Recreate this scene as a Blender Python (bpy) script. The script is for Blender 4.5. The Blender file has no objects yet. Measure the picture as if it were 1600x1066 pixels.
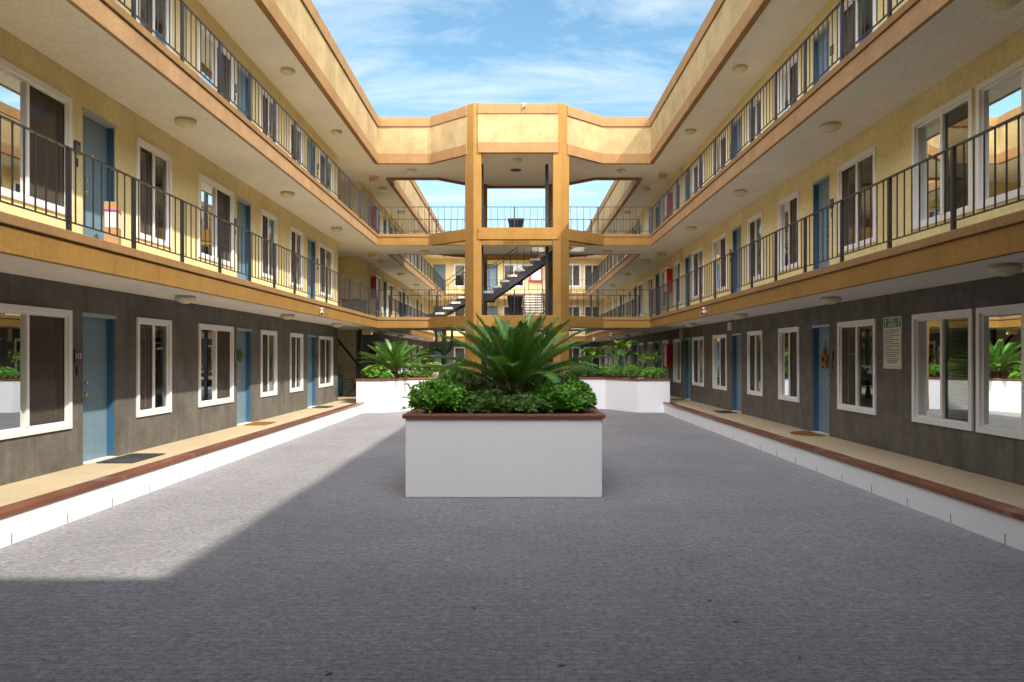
import bpy, bmesh, math, random
from mathutils import Vector, Matrix
R = math.radians
PI = math.pi
scene = bpy.context.scene
COL = scene.collection

# ------------------------------------------------------------------ dimensions (metres, camera at x=0,y=0)
ZC = 1.773                      # eye height above the paving
F = [0.283, 3.083, 5.903]       # floor levels
S = [2.730, 5.538, 8.373]       # soffit levels
XL, XR = -5.90, 5.82            # wing walls
EL, ER = -4.70, 4.58            # balcony edges
YB0, YB1 = 26.40, 28.90         # bridge
YFAR, YREAR = 52.70, -1.38
PB0, PB1, PB2, PB3 = 8.293, 8.633, 9.543, 9.873   # parapet bands

# ------------------------------------------------------------------ materials
def _nt(name):
    m = bpy.data.materials.new(name); m.use_nodes = True
    nt = m.node_tree; b = nt.nodes['Principled BSDF']
    return m, nt, b

def N(nt, t, **kw):
    n = nt.nodes.new(t)
    for k, v in kw.items():
        if k in ('operation', 'blend_type', 'data_type', 'noise_dimensions', 'wave_type', 'bands_direction', 'feature', 'clamp'):
            setattr(n, k, v)
        else:
            n.inputs[k].default_value = v
    return n

def coords(nt, scale=(1, 1, 1), src='Object'):
    tc = nt.nodes.new('ShaderNodeTexCoord'); mp = nt.nodes.new('ShaderNodeMapping')
    mp.inputs['Scale'].default_value = scale
    nt.links.new(tc.outputs[src], mp.inputs['Vector'])
    return mp.outputs['Vector']

def ramp(nt, fac, p0, c0, p1, c1):
    r = nt.nodes.new('ShaderNodeValToRGB')
    r.color_ramp.elements[0].position = p0; r.color_ramp.elements[0].color = (*c0, 1)
    r.color_ramp.elements[1].position = p1; r.color_ramp.elements[1].color = (*c1, 1)
    nt.links.new(fac, r.inputs[0]); return r.outputs[0]

def mixc(nt, fac, a, b, bt='MIX'):
    m = nt.nodes.new('ShaderNodeMix'); m.data_type = 'RGBA'; m.blend_type = bt
    for sock, val in ((m.inputs[0], fac), (m.inputs[6], a), (m.inputs[7], b)):
        if isinstance(val, (int, float)): sock.default_value = val
        elif isinstance(val, tuple): sock.default_value = (*val, 1) if len(val) == 3 else val
        else: nt.links.new(val, sock)
    return m.outputs[2]

def plain(name, c, rough=.5, metal=0, spec=.5):
    m, nt, b = _nt(name)
    b.inputs['Base Color'].default_value = (*c, 1); b.inputs['Roughness'].default_value = rough
    b.inputs['Metallic'].default_value = metal; b.inputs['Specular IOR Level'].default_value = spec
    return m

def stucco(name, c, var=.18, streak=.0, grain=45, bump=.25, rough=.9, blotch=1.2, streak_c=None, fleck=1.):
    m, nt, b = _nt(name)
    v = coords(nt)
    n1 = N(nt, 'ShaderNodeTexNoise', Scale=blotch, Detail=6, Roughness=.65); nt.links.new(v, n1.inputs['Vector'])
    lo = tuple(x * (1 - var) for x in c); hi = tuple(min(1, x * (1 + var * .8)) for x in c)
    col = ramp(nt, n1.outputs['Fac'], .3, lo, .7, hi)
    n4 = N(nt, 'ShaderNodeTexNoise', Scale=grain * .35, Detail=4, Roughness=.7); nt.links.new(v, n4.inputs['Vector'])
    g = ramp(nt, n4.outputs['Fac'], .3, (1 - .14 * fleck,) * 3, .7, (1 + .08 * fleck,) * 3)
    col = mixc(nt, 1., col, g, 'MULTIPLY')
    if streak:
        v2 = coords(nt, (3.2, 3.2, .22))
        n2 = N(nt, 'ShaderNodeTexNoise', Scale=1.6, Detail=5, Roughness=.6); nt.links.new(v2, n2.inputs['Vector'])
        f = ramp(nt, n2.outputs['Fac'], .5, (0, 0, 0), .78, (streak, streak, streak))
        col = mixc(nt, f, col, streak_c or tuple(x * .45 for x in c))
    nt.links.new(col, b.inputs['Base Color'])
    n3 = N(nt, 'ShaderNodeTexNoise', Scale=grain, Detail=4, Roughness=.6); nt.links.new(v, n3.inputs['Vector'])
    bp = N(nt, 'ShaderNodeBump', Strength=bump, Distance=.012); nt.links.new(n3.outputs['Fac'], bp.inputs['Height'])
    nt.links.new(bp.outputs[0], b.inputs['Normal'])
    b.inputs['Roughness'].default_value = rough; b.inputs['Specular IOR Level'].default_value = .25
    return m

M = {}
M['taupe'] = stucco('taupe_stucco', (.158, .146, .130), var=.3, blotch=1.9, streak=.65, bump=.5, streak_c=(.078, .070, .062))
M['yellow'] = stucco('yellow_stucco', (.79, .665, .345), var=.10, streak=.12, bump=.3)
M['panel'] = stucco('parapet_yellow_stucco', (.39, .285, .135), var=.28, streak=.25, bump=.5, streak_c=(.60, .42, .19))
M['ochre'] = stucco('ochre_stucco', (.30, .162, .04), var=.14, streak=.3, bump=.45)
M['ochre_top'] = stucco('weathered_ochre_stucco', (.40, .24, .115), var=.2, streak=.35, bump=.45, streak_c=(.36, .21, .10), blotch=2)
M['lip'] = stucco('ochre_trim', (.30, .170, .068), var=.14, streak=.35, bump=.3, streak_c=(.36, .2, .08))
M['soffit'] = stucco('soffit_stucco', (.84, .81, .73), var=.07, bump=.6, grain=60, blotch=.6)
M['beige'] = stucco('beige_stucco', (.80, .73, .58), var=.12, streak=.15)
M['white'] = stucco('white_painted_masonry', (.86, .865, .87), var=.012, streak=.06, bump=.04, grain=30, streak_c=(.78, .78, .75), fleck=.06)
M['roof'] = stucco('roof_gravel', (.3, .3, .29), grain=80)
M['interior'] = plain('interior_paint', (.35, .33, .3), .9)
M['vinyl'] = plain('white_vinyl', (.84, .84, .83), .4)
M['vinyl_brown'] = plain('dark_track', (.05, .045, .04), .5)
M['iron'] = plain('black_painted_iron', (.022, .02, .021), .45)
M['steel'] = plain('dark_steel', (.028, .03, .036), .45)
M['door'] = stucco('blue_door_paint', (.175, .275, .345), var=.05, bump=.04, rough=.45, blotch=.8)
M['jamb'] = plain('deep_blue_jamb_paint', (.045, .135, .24), .45)
M['doorhead'] = plain('pale_door_head_paint', (.34, .40, .44), .5)
M['brass'] = plain('brass', (.7, .48, .16), .25, 1)
M['slat'] = plain('blind_slats', (.74, .76, .68), .6)
M['curtain'] = plain('dark_curtain', (.33, .26, .20), .9)
M['bowl'] = plain('beige_glass_bowl', (.66, .60, .40), .25)
M['lightbase'] = plain('light_base', (.60, .56, .45), .5)
M['red'] = plain('red_enamel', (.42, .012, .015), .35)
M['whitemetal'] = plain('white_enamel', (.75, .75, .73), .35)
M['black'] = plain('black_plastic', (.015, .015, .015), .4)
M['blackpot'] = plain('black_pot', (.018, .018, .022), .3)
M['tread'] = stucco('concrete_tread', (.74, .70, .62), var=.1)
M['cream'] = plain('cream_sign', (.66, .56, .36), .5)
M['exitred'] = plain('exit_red', (.55, .05, .02), .5)
M['signwhite'] = plain('sign_cream_white', (.62, .62, .52), .4)
M['signgreen'] = plain('sign_green', (.03, .22, .10), .4)
M['ink'] = plain('sign_ink', (.12, .13, .11), .5)
M['lettering'] = plain('white_lettering', (.7, .7, .66), .5)
M['cardboard'] = stucco('cardboard', (.42, .26, .12), var=.08, bump=.05)
M['purple'] = plain('purple_tape', (.28, .05, .38), .3)
M['paper'] = plain('white_paper', (.8, .8, .8), .5)
M['wood'] = stucco('star_wood', (.34, .17, .06), var=.25, bump=.1)
M['soil'] = stucco('planter_soil', (.05, .035, .022), var=.4, bump=1, grain=30)
M['teal'] = plain('teal_paint', (.06, .26, .32), .4)
M['bark'] = stucco('palm_bark', (.12, .07, .035), var=.4, bump=1, grain=30)
M['twig'] = plain('twig_bark', (.16, .10, .055), .8)
M['cactus'] = plain('cactus_skin', (.045, .11, .05), .6)
M['matdark'] = stucco('speckled_mat', (.06, .06, .065), var=.5, grain=160, bump=.8)
M['matrust'] = stucco('coir_mat', (.27, .13, .035), var=.25, grain=140, bump=.8)
M['chair'] = plain('white_chair_plastic', (.8, .8, .8), .35)
M['deadleaf'] = plain('dead_leaf', (.30, .11, .02), .7)

def mk_tan():
    m = stucco('tan_walkway_coating', (.56, .45, .29), var=.10, bump=.12, rough=.7, blotch=.7)
    return m
M['tan'] = mk_tan()

def mk_ground():
    m, nt, b = _nt('courtyard_surface')
    v = coords(nt)
    big = N(nt, 'ShaderNodeTexNoise', Scale=.55, Detail=5, Roughness=.6); nt.links.new(v, big.inputs['Vector'])
    col = ramp(nt, big.outputs['Fac'], .3, (.232, .225, .232), .72, (.305, .296, .302))
    # woven rows: short lighter dashes in crooked rows
    v2 = coords(nt, (11, 19, 1))
    n2 = N(nt, 'ShaderNodeTexNoise', Scale=1.6, Detail=5, Roughness=.72); nt.links.new(v2, n2.inputs['Vector'])
    dash = ramp(nt, n2.outputs['Fac'], .36, (.60, .60, .61), .66, (1.40, 1.40, 1.40))
    col = mixc(nt, .85, col, dash, 'MULTIPLY')
    br = nt.nodes.new('ShaderNodeTexBrick')
    br.inputs['Color1'].default_value = (1.16, 1.16, 1.16, 1); br.inputs['Color2'].default_value = (.86, .86, .86, 1)
    br.inputs['Mortar'].default_value = (.74, .74, .75, 1); br.inputs['Scale'].default_value = 1
    br.inputs['Mortar Size'].default_value = .009; br.inputs['Mortar Smooth'].default_value = .8
    br.inputs['Brick Width'].default_value = .14; br.inputs['Row Height'].default_value = .07
    nz = N(nt, 'ShaderNodeTexNoise', Scale=6, Detail=3); nt.links.new(v, nz.inputs['Vector'])
    wob = mixc(nt, .02, v, nz.outputs['Color'], 'ADD')
    nt.links.new(wob, br.inputs['Vector'])
    col = mixc(nt, .62, col, br.outputs['Color'], 'MULTIPLY')
    fine = N(nt, 'ShaderNodeTexNoise', Scale=70, Detail=5, Roughness=.8); nt.links.new(v, fine.inputs['Vector'])
    sp = ramp(nt, fine.outputs['Fac'], .3, (.55, .55, .56), .72, (1.5, 1.5, 1.5))
    col = mixc(nt, .8, col, sp, 'MULTIPLY')
    st = N(nt, 'ShaderNodeTexNoise', Scale=1.1, Detail=7, Roughness=.7); nt.links.new(v, st.inputs['Vector'])
    stf = ramp(nt, st.outputs['Fac'], .54, (0, 0, 0), .72, (.5, .5, .5))
    col = mixc(nt, stf, col, (.16, .157, .16))
    nt.links.new(col, b.inputs['Base Color'])
    bp = N(nt, 'ShaderNodeBump', Strength=.5, Distance=.01)
    ad = mixc(nt, .5, fine.outputs['Fac'], n2.outputs['Fac'])
    nt.links.new(ad, bp.inputs['Height']); nt.links.new(bp.outputs[0], b.inputs['Normal'])
    b.inputs['Roughness'].default_value = .85; b.inputs['Specular IOR Level'].default_value = .3
    return m
M['ground'] = mk_ground()

def mk_kerb():
    """white kerb face with dark weep slots at its foot every 0.914 m"""
    m = stucco('white_kerb', (.86, .865, .87), var=.012, streak=.06, bump=.04, grain=30, streak_c=(.78, .78, .75), fleck=.06)
    nt = m.node_tree; b = nt.nodes['Principled BSDF']
    src = b.inputs['Base Color'].links[0].from_socket
    tc = nt.nodes.new('ShaderNodeTexCoord'); sx = nt.nodes.new('ShaderNodeSeparateXYZ')
    nt.links.new(tc.outputs['Object'], sx.inputs[0])
    md = N(nt, 'ShaderNodeMath', operation='PINGPONG'); md.inputs[1].default_value = .457
    nt.links.new(sx.outputs['Y'], md.inputs[0])
    l1 = N(nt, 'ShaderNodeMath', operation='LESS_THAN'); l1.inputs[1].default_value = .007; nt.links.new(md.outputs[0], l1.inputs[0])
    l2 = N(nt, 'ShaderNodeMath', operation='LESS_THAN'); l2.inputs[1].default_value = .10; nt.links.new(sx.outputs['Z'], l2.inputs[0])
    mu = N(nt, 'ShaderNodeMath', operation='MULTIPLY'); nt.links.new(l1.outputs[0], mu.inputs[0]); nt.links.new(l2.outputs[0], mu.inputs[1])
    nt.links.new(mixc(nt, mu.outputs[0], src, (.05, .045, .04)), b.inputs['Base Color'])
    return m
M['kerb'] = mk_kerb()

def mk_tile():
    m, nt, b = _nt('red_brown_cap_tile')
    v = coords(nt)
    n = N(nt, 'ShaderNodeTexNoise', Scale=1.3, Detail=5); nt.links.new(v, n.inputs['Vector'])
    col = ramp(nt, n.outputs['Fac'], .3, (.13, .04, .02), .7, (.22, .072, .035))
    w = N(nt, 'ShaderNodeTexNoise', Scale=2.4, Detail=2); nt.links.new(v, w.inputs['Vector'])
    f = ramp(nt, w.outputs['Fac'], .60, (0, 0, 0), .68, (.55, .55, .55))
    col = mixc(nt, f, col, (.34, .22, .17))
    nt.links.new(col, b.inputs['Base Color']); b.inputs['Roughness'].default_value = .35
    return m
M['tile'] = mk_tile()

def mk_glass():
    m = bpy.data.materials.new('window_glass'); m.use_nodes = True
    nt = m.node_tree; nt.nodes.clear()
    out = nt.nodes.new('ShaderNodeOutputMaterial')
    tr = nt.nodes.new('ShaderNodeBsdfTransparent'); tr.inputs[0].default_value = (.66, .78, .70, 1)
    gl = nt.nodes.new('ShaderNodeBsdfGlossy'); gl.inputs['Roughness'].default_value = .004; gl.inputs[0].default_value = (.9, .95, .92, 1)
    fr = nt.nodes.new('ShaderNodeFresnel'); fr.inputs['IOR'].default_value = 2.1
    n = N(nt, 'ShaderNodeTexNoise', Scale=1.5, Detail=1)
    nt.links.new(coords(nt), n.inputs['Vector'])
    bp = N(nt, 'ShaderNodeBump', Strength=.03, Distance=.02); nt.links.new(n.outputs['Fac'], bp.inputs['Height'])
    nt.links.new(bp.outputs[0], gl.inputs['Normal'])
    mx = nt.nodes.new('ShaderNodeMixShader')
    nt.links.new(fr.outputs[0], mx.inputs[0]); nt.links.new(tr.outputs[0], mx.inputs[1]); nt.links.new(gl.outputs[0], mx.inputs[2])
    nt.links.new(mx.outputs[0], out.inputs[0])
    return m
M['glass'] = mk_glass()

def mk_screen():
    m = bpy.data.materials.new('insect_screen'); m.use_nodes = True
    nt = m.node_tree; nt.nodes.clear()
    out = nt.nodes.new('ShaderNodeOutputMaterial')
    tr = nt.nodes.new('ShaderNodeBsdfTransparent')
    df = nt.nodes.new('ShaderNodeBsdfDiffuse'); df.inputs[0].default_value = (.125, .105, .088, 1)
    mx = nt.nodes.new('ShaderNodeMixShader'); mx.inputs[0].default_value = .66
    nt.links.new(tr.outputs[0], mx.inputs[1]); nt.links.new(df.outputs[0], mx.inputs[2]); nt.links.new(mx.outputs[0], out.inputs[0])
    return m
M['screen'] = mk_screen()

def leafmat(name, c0, c1, rough=.35, trans=.25):
    m, nt, b = _nt(name)
    g = nt.nodes.new('ShaderNodeNewGeometry')
    col = ramp(nt, g.outputs['Random Per Island'], 0., c0, 1., c1)
    nt.links.new(col, b.inputs['Base Color']); b.inputs['Roughness'].default_value = rough
    out = nt.nodes['Material Output']
    tl = nt.nodes.new('ShaderNodeBsdfTranslucent'); nt.links.new(mixc(nt, .5, col, (.25, .4, .03), 'MIX'), tl.inputs[0])
    mx = nt.nodes.new('ShaderNodeMixShader'); mx.inputs[0].default_value = trans
    nt.links.new(b.outputs[0], mx.inputs[1]); nt.links.new(tl.outputs[0], mx.inputs[2]); nt.links.new(mx.outputs[0], out.inputs[0])
    return m
M['palmleaf'] = leafmat('sago_leaf', (.05, .19, .026), (.14, .36, .055), .28, .2)
M['palmleaf_old'] = leafmat('older_sago_leaf', (.035, .13, .02), (.09, .24, .04), .32, .15)
M['palmleaf_young'] = leafmat('young_sago_leaf', (.065, .21, .03), (.15, .36, .06), .26, .25)
M['rachis'] = plain('frond_stalk', (.28, .29, .10), .5)
M['leaf'] = leafmat('glossy_green_leaf', (.10, .29, .025), (.20, .47, .055), .35)
M['leafdark'] = leafmat('dark_green_leaf', (.05, .13, .025), (.13, .26, .05), .4)
M['leaflime'] = leafmat('lime_green_leaf', (.10, .24, .02), (.19, .36, .035), .4)
M['leafyellow'] = leafmat('yellow_green_leaf', (.28, .36, .02), (.42, .45, .04), .4)
M['leafolive'] = leafmat('olive_leaf', (.07, .10, .025), (.15, .15, .05), .5)

# ------------------------------------------------------------------ mesh helpers
WP = {}
class MB:
    def __init__(s): s.v = []; s.f = []; s.m = []
    def add(s, vs, fs, m=0):
        o = len(s.v); s.v += [tuple(p) for p in vs]
        for i, f in enumerate(fs):
            s.f.append(tuple(o + k for k in f)); s.m.append(m[i] if isinstance(m, (list, tuple)) else m)
    def box(s, x0, x1, y0, y1, z0, z1, m=0, mt=None, mb=None):
        x0, x1 = min(x0, x1), max(x0, x1); y0, y1 = min(y0, y1), max(y0, y1)
        vs = [(x0, y0, z0), (x1, y0, z0), (x1, y1, z0), (x0, y1, z0), (x0, y0, z1), (x1, y0, z1), (x1, y1, z1), (x0, y1, z1)]
        fs = [(3, 2, 1, 0), (4, 5, 6, 7), (0, 1, 5, 4), (1, 2, 6, 5), (2, 3, 7, 6), (3, 0, 4, 7)]
        s.add(vs, fs, [m if mb is None else mb, m if mt is None else mt, m, m, m, m])
    def prism(s, poly, z0, z1, m=0, mt=None, mb=None):
        n = len(poly)
        a = sum(poly[i][0] * poly[(i + 1) % n][1] - poly[(i + 1) % n][0] * poly[i][1] for i in range(n))
        if a < 0: poly = poly[::-1]
        vs = [(x, y, z0) for x, y in poly] + [(x, y, z1) for x, y in poly]
        fs = [tuple(range(n))[::-1], tuple(range(n, 2 * n))] + [(i, (i + 1) % n, n + (i + 1) % n, n + i) for i in range(n)]
        s.add(vs, fs, [m if mb is None else mb, m if mt is None else mt] + [m] * n)
    def ribbon(s, pts, d0, d1, z0, z1, m=0):
        """solid strip along an open 2-D polyline, from offset d0 to d1 on its right-hand side, mitred at the corners"""
        def off(d):
            out = []
            for i, p in enumerate(pts):
                ns = []
                for a, b in ((i - 1, i), (i, i + 1)):
                    if a < 0 or b >= len(pts): continue
                    dx, dy = pts[b][0] - pts[a][0], pts[b][1] - pts[a][1]; L = math.hypot(dx, dy)
                    ns.append((dy / L, -dx / L))
                if len(ns) == 1: nx, ny = ns[0]
                else:
                    nx, ny = ns[0][0] + ns[1][0], ns[0][1] + ns[1][1]
                    k = 2 / (nx * nx + ny * ny); nx, ny = nx * k, ny * k
                out.append((p[0] + nx * d, p[1] + ny * d))
            return out
        A, B = off(d0), off(d1); n = len(pts); vs = []
        for a, b in zip(A, B):
            vs += [(*a, z0), (*b, z0), (*b, z1), (*a, z1)]
        fs = [(0, 1, 2, 3), tuple(4 * (n - 1) + k for k in (3, 2, 1, 0))]
        for i in range(n - 1):
            for k in range(4):
                a, b = 4 * i + k, 4 * i + (k + 1) % 4
                fs.append((a, a + 4, b + 4, b))
        s.add(vs, fs, m)
    def tube(s, path, r, n=6, m=0, caps=True):
        path = [Vector(p) for p in path]; rs = r if isinstance(r, (list, tuple)) else [r] * len(path)
        vs = []; up = Vector((0, 0, 1))
        for i, p in enumerate(path):
            t = (path[min(i + 1, len(path) - 1)] - path[max(i - 1, 0)]).normalized()
            a = t.cross(up)
            if a.length < 1e-3: a = t.cross(Vector((1, 0, 0)))
            a.normalize(); b = t.cross(a)
            for k in range(n):
                w = 2 * PI * (k + .5) / n
                vs.append(p + (a * math.cos(w) + b * math.sin(w)) * rs[i])
        fs = [(i * n + k, i * n + (k + 1) % n, (i + 1) * n + (k + 1) % n, (i + 1) * n + k) for i in range(len(path) - 1) for k in range(n)]
        if caps: fs += [tuple(range(n))[::-1], tuple(range((len(path) - 1) * n, len(path) * n))]
        s.add(vs, fs, m)
    def bar(s, a, b, w, h, m=0):
        """rectangular bar from a to b, w wide (horizontal), h tall"""
        a, b = Vector(a), Vector(b); t = (b - a).normalized(); up = Vector((0, 0, 1))
        if abs(t.z) > .999: x = Vector((1, 0, 0)); y = Vector((0, 1, 0))
        else: x = t.cross(up).normalized(); y = x.cross(t).normalized()
        vs = [p + x * (sx * w / 2) + y * (sy * h / 2) for p in (a, b) for sx, sy in ((-1, -1), (1, -1), (1, 1), (-1, 1))]
        s.add(vs, [(0, 3, 2, 1), (4, 5, 6, 7), (0, 1, 5, 4), (1, 2, 6, 5), (2, 3, 7, 6), (3, 0, 4, 7)], m)
    def lathe(s, prof, n=24, m=0, c=(0, 0, 0)):
        vs = [(c[0] + r * math.cos(2 * PI * k / n), c[1] + r * math.sin(2 * PI * k / n), c[2] + z) for r, z in prof for k in range(n)]
        fs = [(i * n + k, i * n + (k + 1) % n, (i + 1) * n + (k + 1) % n, (i + 1) * n + k) for i in range(len(prof) - 1) for k in range(n)]
        fs += [tuple(range(n))[::-1], tuple(range((len(prof) - 1) * n, len(prof) * n))]
        s.add(vs, fs, m)
    def mesh(s, name, mats, smooth=False, fix=True):
        me = bpy.data.meshes.new(name); me.from_pydata([tuple(v) for v in s.v], [], s.f)
        for x in mats: me.materials.append(x)
        me.polygons.foreach_set('material_index', s.m)
        if smooth: me.polygons.foreach_set('use_smooth', [True] * len(me.polygons))
        if fix:
            bm = bmesh.new(); bm.from_mesh(me); bmesh.ops.recalc_face_normals(bm, faces=bm.faces); bm.to_mesh(me); bm.free()
        me.update(); return me

def link(name, data, parent=None, loc=None, rotz=0, rot=None):
    """loc is in WORLD space for things and parts of an unrotated parent; None puts world-space geometry in place"""
    o = bpy.data.objects.new(name, data); COL.objects.link(o)
    pw = WP.get(parent.name, Vector((0, 0, 0))) if parent else Vector((0, 0, 0))
    w = Vector(loc) if loc is not None else Vector((0, 0, 0))
    o.location = w - pw; WP[o.name] = w
    if rot: o.rotation_euler = rot
    elif rotz: o.rotation_euler = (0, 0, rotz)
    if parent: o.parent = parent
    return o

def sub(name, data, parent, loc=(0, 0, 0), rot=(0, 0, 0)):
    """child in the parent's own frame"""
    o = bpy.data.objects.new(name, data); COL.objects.link(o); o.parent = parent; o.location = loc; o.rotation_euler = rot
    return o

def tag(o, label=None, cat=None, group=None, kind=None):
    for k, v in (('label', label), ('category', cat), ('group', group), ('kind', kind)):
        if v: o[k] = v
    if label and not 4 <= len(label.split()) <= 16: print('LABEL LENGTH', len(label.split()), label)
    return o

def empty(name, loc, label, cat, group=None, rotz=0):
    o = bpy.data.objects.new(name, None); COL.objects.link(o); o.location = loc; o.rotation_euler = (0, 0, rotz)
    o.empty_display_size = .2; WP[o.name] = Vector(loc)
    return tag(o, label, cat, group)

def bevel(o, w=.012, seg=2):
    b = o.modifiers.new('bevel', 'BEVEL'); b.width = w; b.segments = seg; b.limit_method = 'ANGLE'; b.angle_limit = R(40)
    return o

def text_mesh(s, size, mat, name, ext=.002, align='CENTER'):
    cu = bpy.data.curves.new(name, 'FONT'); cu.body = s; cu.size = size; cu.extrude = ext
    cu.align_x = align; cu.align_y = 'CENTER'; cu.materials.append(mat)
    tmp = bpy.data.objects.new('tmp', cu); COL.objects.link(tmp)
    dg = bpy.context.evaluated_depsgraph_get(); dg.update()
    me = bpy.data.meshes.new_from_object(tmp.evaluated_get(dg)); me.name = name
    bpy.data.objects.remove(tmp); bpy.data.curves.remove(cu)
    if not me.materials: me.materials.append(mat)
    return me

# ------------------------------------------------------------------ ground
mb = MB(); n = 60; a, b_ = -90, 130
mb.add([(-100, a, 0), (100, a, 0), (100, b_, 0), (-100, b_, 0)], [(0, 1, 2, 3)])
tag(link('ground', mb.mesh('ground', [M['ground']])), 'grey woven-looking courtyard paving, sunlit along one side', 'ground', kind='structure')

# walkways, kerbs
for side, xw, xk, lab in ((-1, XL, -4.74, 'sunlit'), (1, XR, 4.60, 'shaded')):
    w = MB(); w.box(xk + side * .18, xw + side * 4, YREAR - 4, YFAR + 4, 0.001, F[0])
    tag(link('walkway', w.mesh('walkway', [M['tan']])), f'tan coated raised walkway along the {lab} wing', 'walkway', kind='structure')
    k = MB(); k.box(xk + side * .18, xk, YREAR - 4, YFAR - 1.3, 0.0005, F[0] - .005)
    ko = tag(link('kerb', k.mesh('kerb', [M['kerb']])), f'white kerb below the walkway of the {lab} wing', 'kerb', kind='structure')
    c = MB(); c.box(xk + side * .20, xk - side * .02, YREAR - 4, YFAR - 1.38, F[0] - .005, F[0] + .045)
    bevel(sub('kerb_cap', c.mesh('kerb_cap', [M['tile']]), ko), .008, 2)

for ya, yb, lab in ((51.42, YFAR + 4, 'far'), (YREAR - 4, -.05, 'near')):
    w = MB(); w.box(-4.558, 4.418, ya, yb, 0.001, F[0])
    tag(link('walkway', w.mesh('walkway', [M['tan']])), f'tan coated raised walkway across the {lab} end of the court', 'walkway', kind='structure')

# ------------------------------------------------------------------ windows and doors
_win = {}
WH, WSILL, DH = 1.56, .53, 2.08
def window_meshes(w, flip, blind):
    key = (round(w, 2), flip, blind)
    if key in _win: return _win[key]
    h = WH; t = .072
    f = MB()
    f.box(-.14, .028, -w/2, -w/2 + t, 0, h); f.box(-.14, .028, w/2 - t, w/2, 0, h)
    f.box(-.14, .026, -w/2 + t, w/2 - t, 0, t); f.box(-.14, .026, -w/2 + t, w/2 - t, h - t, h)
    i = t + .03                                   # inner stop
    f.box(-.10, -.012, -w/2 + t, -w/2 + i, t, h - t); f.box(-.10, -.012, w/2 - i, w/2 - t, t, h - t)
    f.box(-.10, -.014, -w/2 + i, w/2 - i, t, i); f.box(-.10, -.014, -w/2 + i, w/2 - i, h - i, h - t)
    f.box(-.09, .004, -.028, .028, i, h - i)
    s = 1 if flip == 0 else -1                     # screened half: +1 image right
    panes = []
    for half in (-1, 1):
        p = MB(); y0, y1 = (half * .028, half * (w/2 - i))
        x = -.035 if half != s else -.065
        p.add([(x, y0, i), (x, y1, i), (x, y1, h - i), (x, y0, h - i)], [(0, 1, 2, 3)])
        panes.append(p.mesh('pane', [M['glass']], fix=False))
    sc = None
    if flip in (0, 1):
        q = MB(); y0, y1 = sorted((s * .028, s * (w/2 - i)))
        q.add([(-.03, y0, i), (-.03, y1, i), (-.03, y1, h - i), (-.03, y0, h - i)], [(0, 1, 2, 3)])
        q.box(-.040, -.020, y0, y0 + .02, i, h - i, 1); q.box(-.040, -.020, y1 - .02, y1, i, h - i, 1)
        q.box(-.039, -.021, y0 + .02, y1 - .02, i, i + .02, 1); q.box(-.039, -.021, y0 + .02, y1 - .02, h - i - .02, h - i, 1)
        sc = q.mesh('screen', [M['screen'], M['vinyl_brown']], fix=False)
    bl = MB()
    if blind == 0:                                # horizontal slats
        z = h - .10
        bl.box(-.20, -.16, -w/2 + .05, w/2 - .05, h - .09, h - .05)
        while z > .12:
            bl.add([(-.195, -w/2 + .05, z + .012), (-.195, w/2 - .05, z + .012), (-.165, w/2 - .05, z - .012), (-.165, -w/2 + .05, z - .012)], [(0, 1, 2, 3)])
            z -= .036
        bm_, bn = M['slat'], 'blind'
    elif blind == 1:                              # hanging curtain, pleated
        k = 48; vs = []
        for j in range(k + 1):
            y = -w/2 + .04 + (w - .08) * j / k; x = -.19 + .022 * math.sin(j * 1.9)
            vs += [(x, y, .05), (x, y, h - .05)]
        bl.add(vs, [(2*j, 2*j + 2, 2*j + 3, 2*j + 1) for j in range(k)])
        bm_, bn = M['curtain'], 'curtain'
    else:                                         # slats half raised
        z = h - .10
        bl.box(-.20, -.16, -w/2 + .05, w/2 - .05, h - .09, h - .05)
        while z > .8:
            bl.add([(-.195, -w/2 + .05, z + .014), (-.195, w/2 - .05, z + .014), (-.165, w/2 - .05, z - .014), (-.165, -w/2 + .05, z - .014)], [(0, 1, 2, 3)])
            z -= .034
        bm_, bn = M['slat'], 'blind'
    r = (f.mesh('window', [M['vinyl']]), panes, sc, bl.mesh(bn, [bm_], fix=False), bn)
    _win[key] = r; return r

def put_window(parent, loc, rotz, w, flip, blind):
    fm, panes, sc, bm_, bn = window_meshes(w, flip, blind)
    o = link('window', fm, parent, loc, rotz)
    for p in panes: sub('pane', p, o)
    if sc: sub('screen', sc, o)
    sub(bn, bm_, o)
    return o

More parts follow.
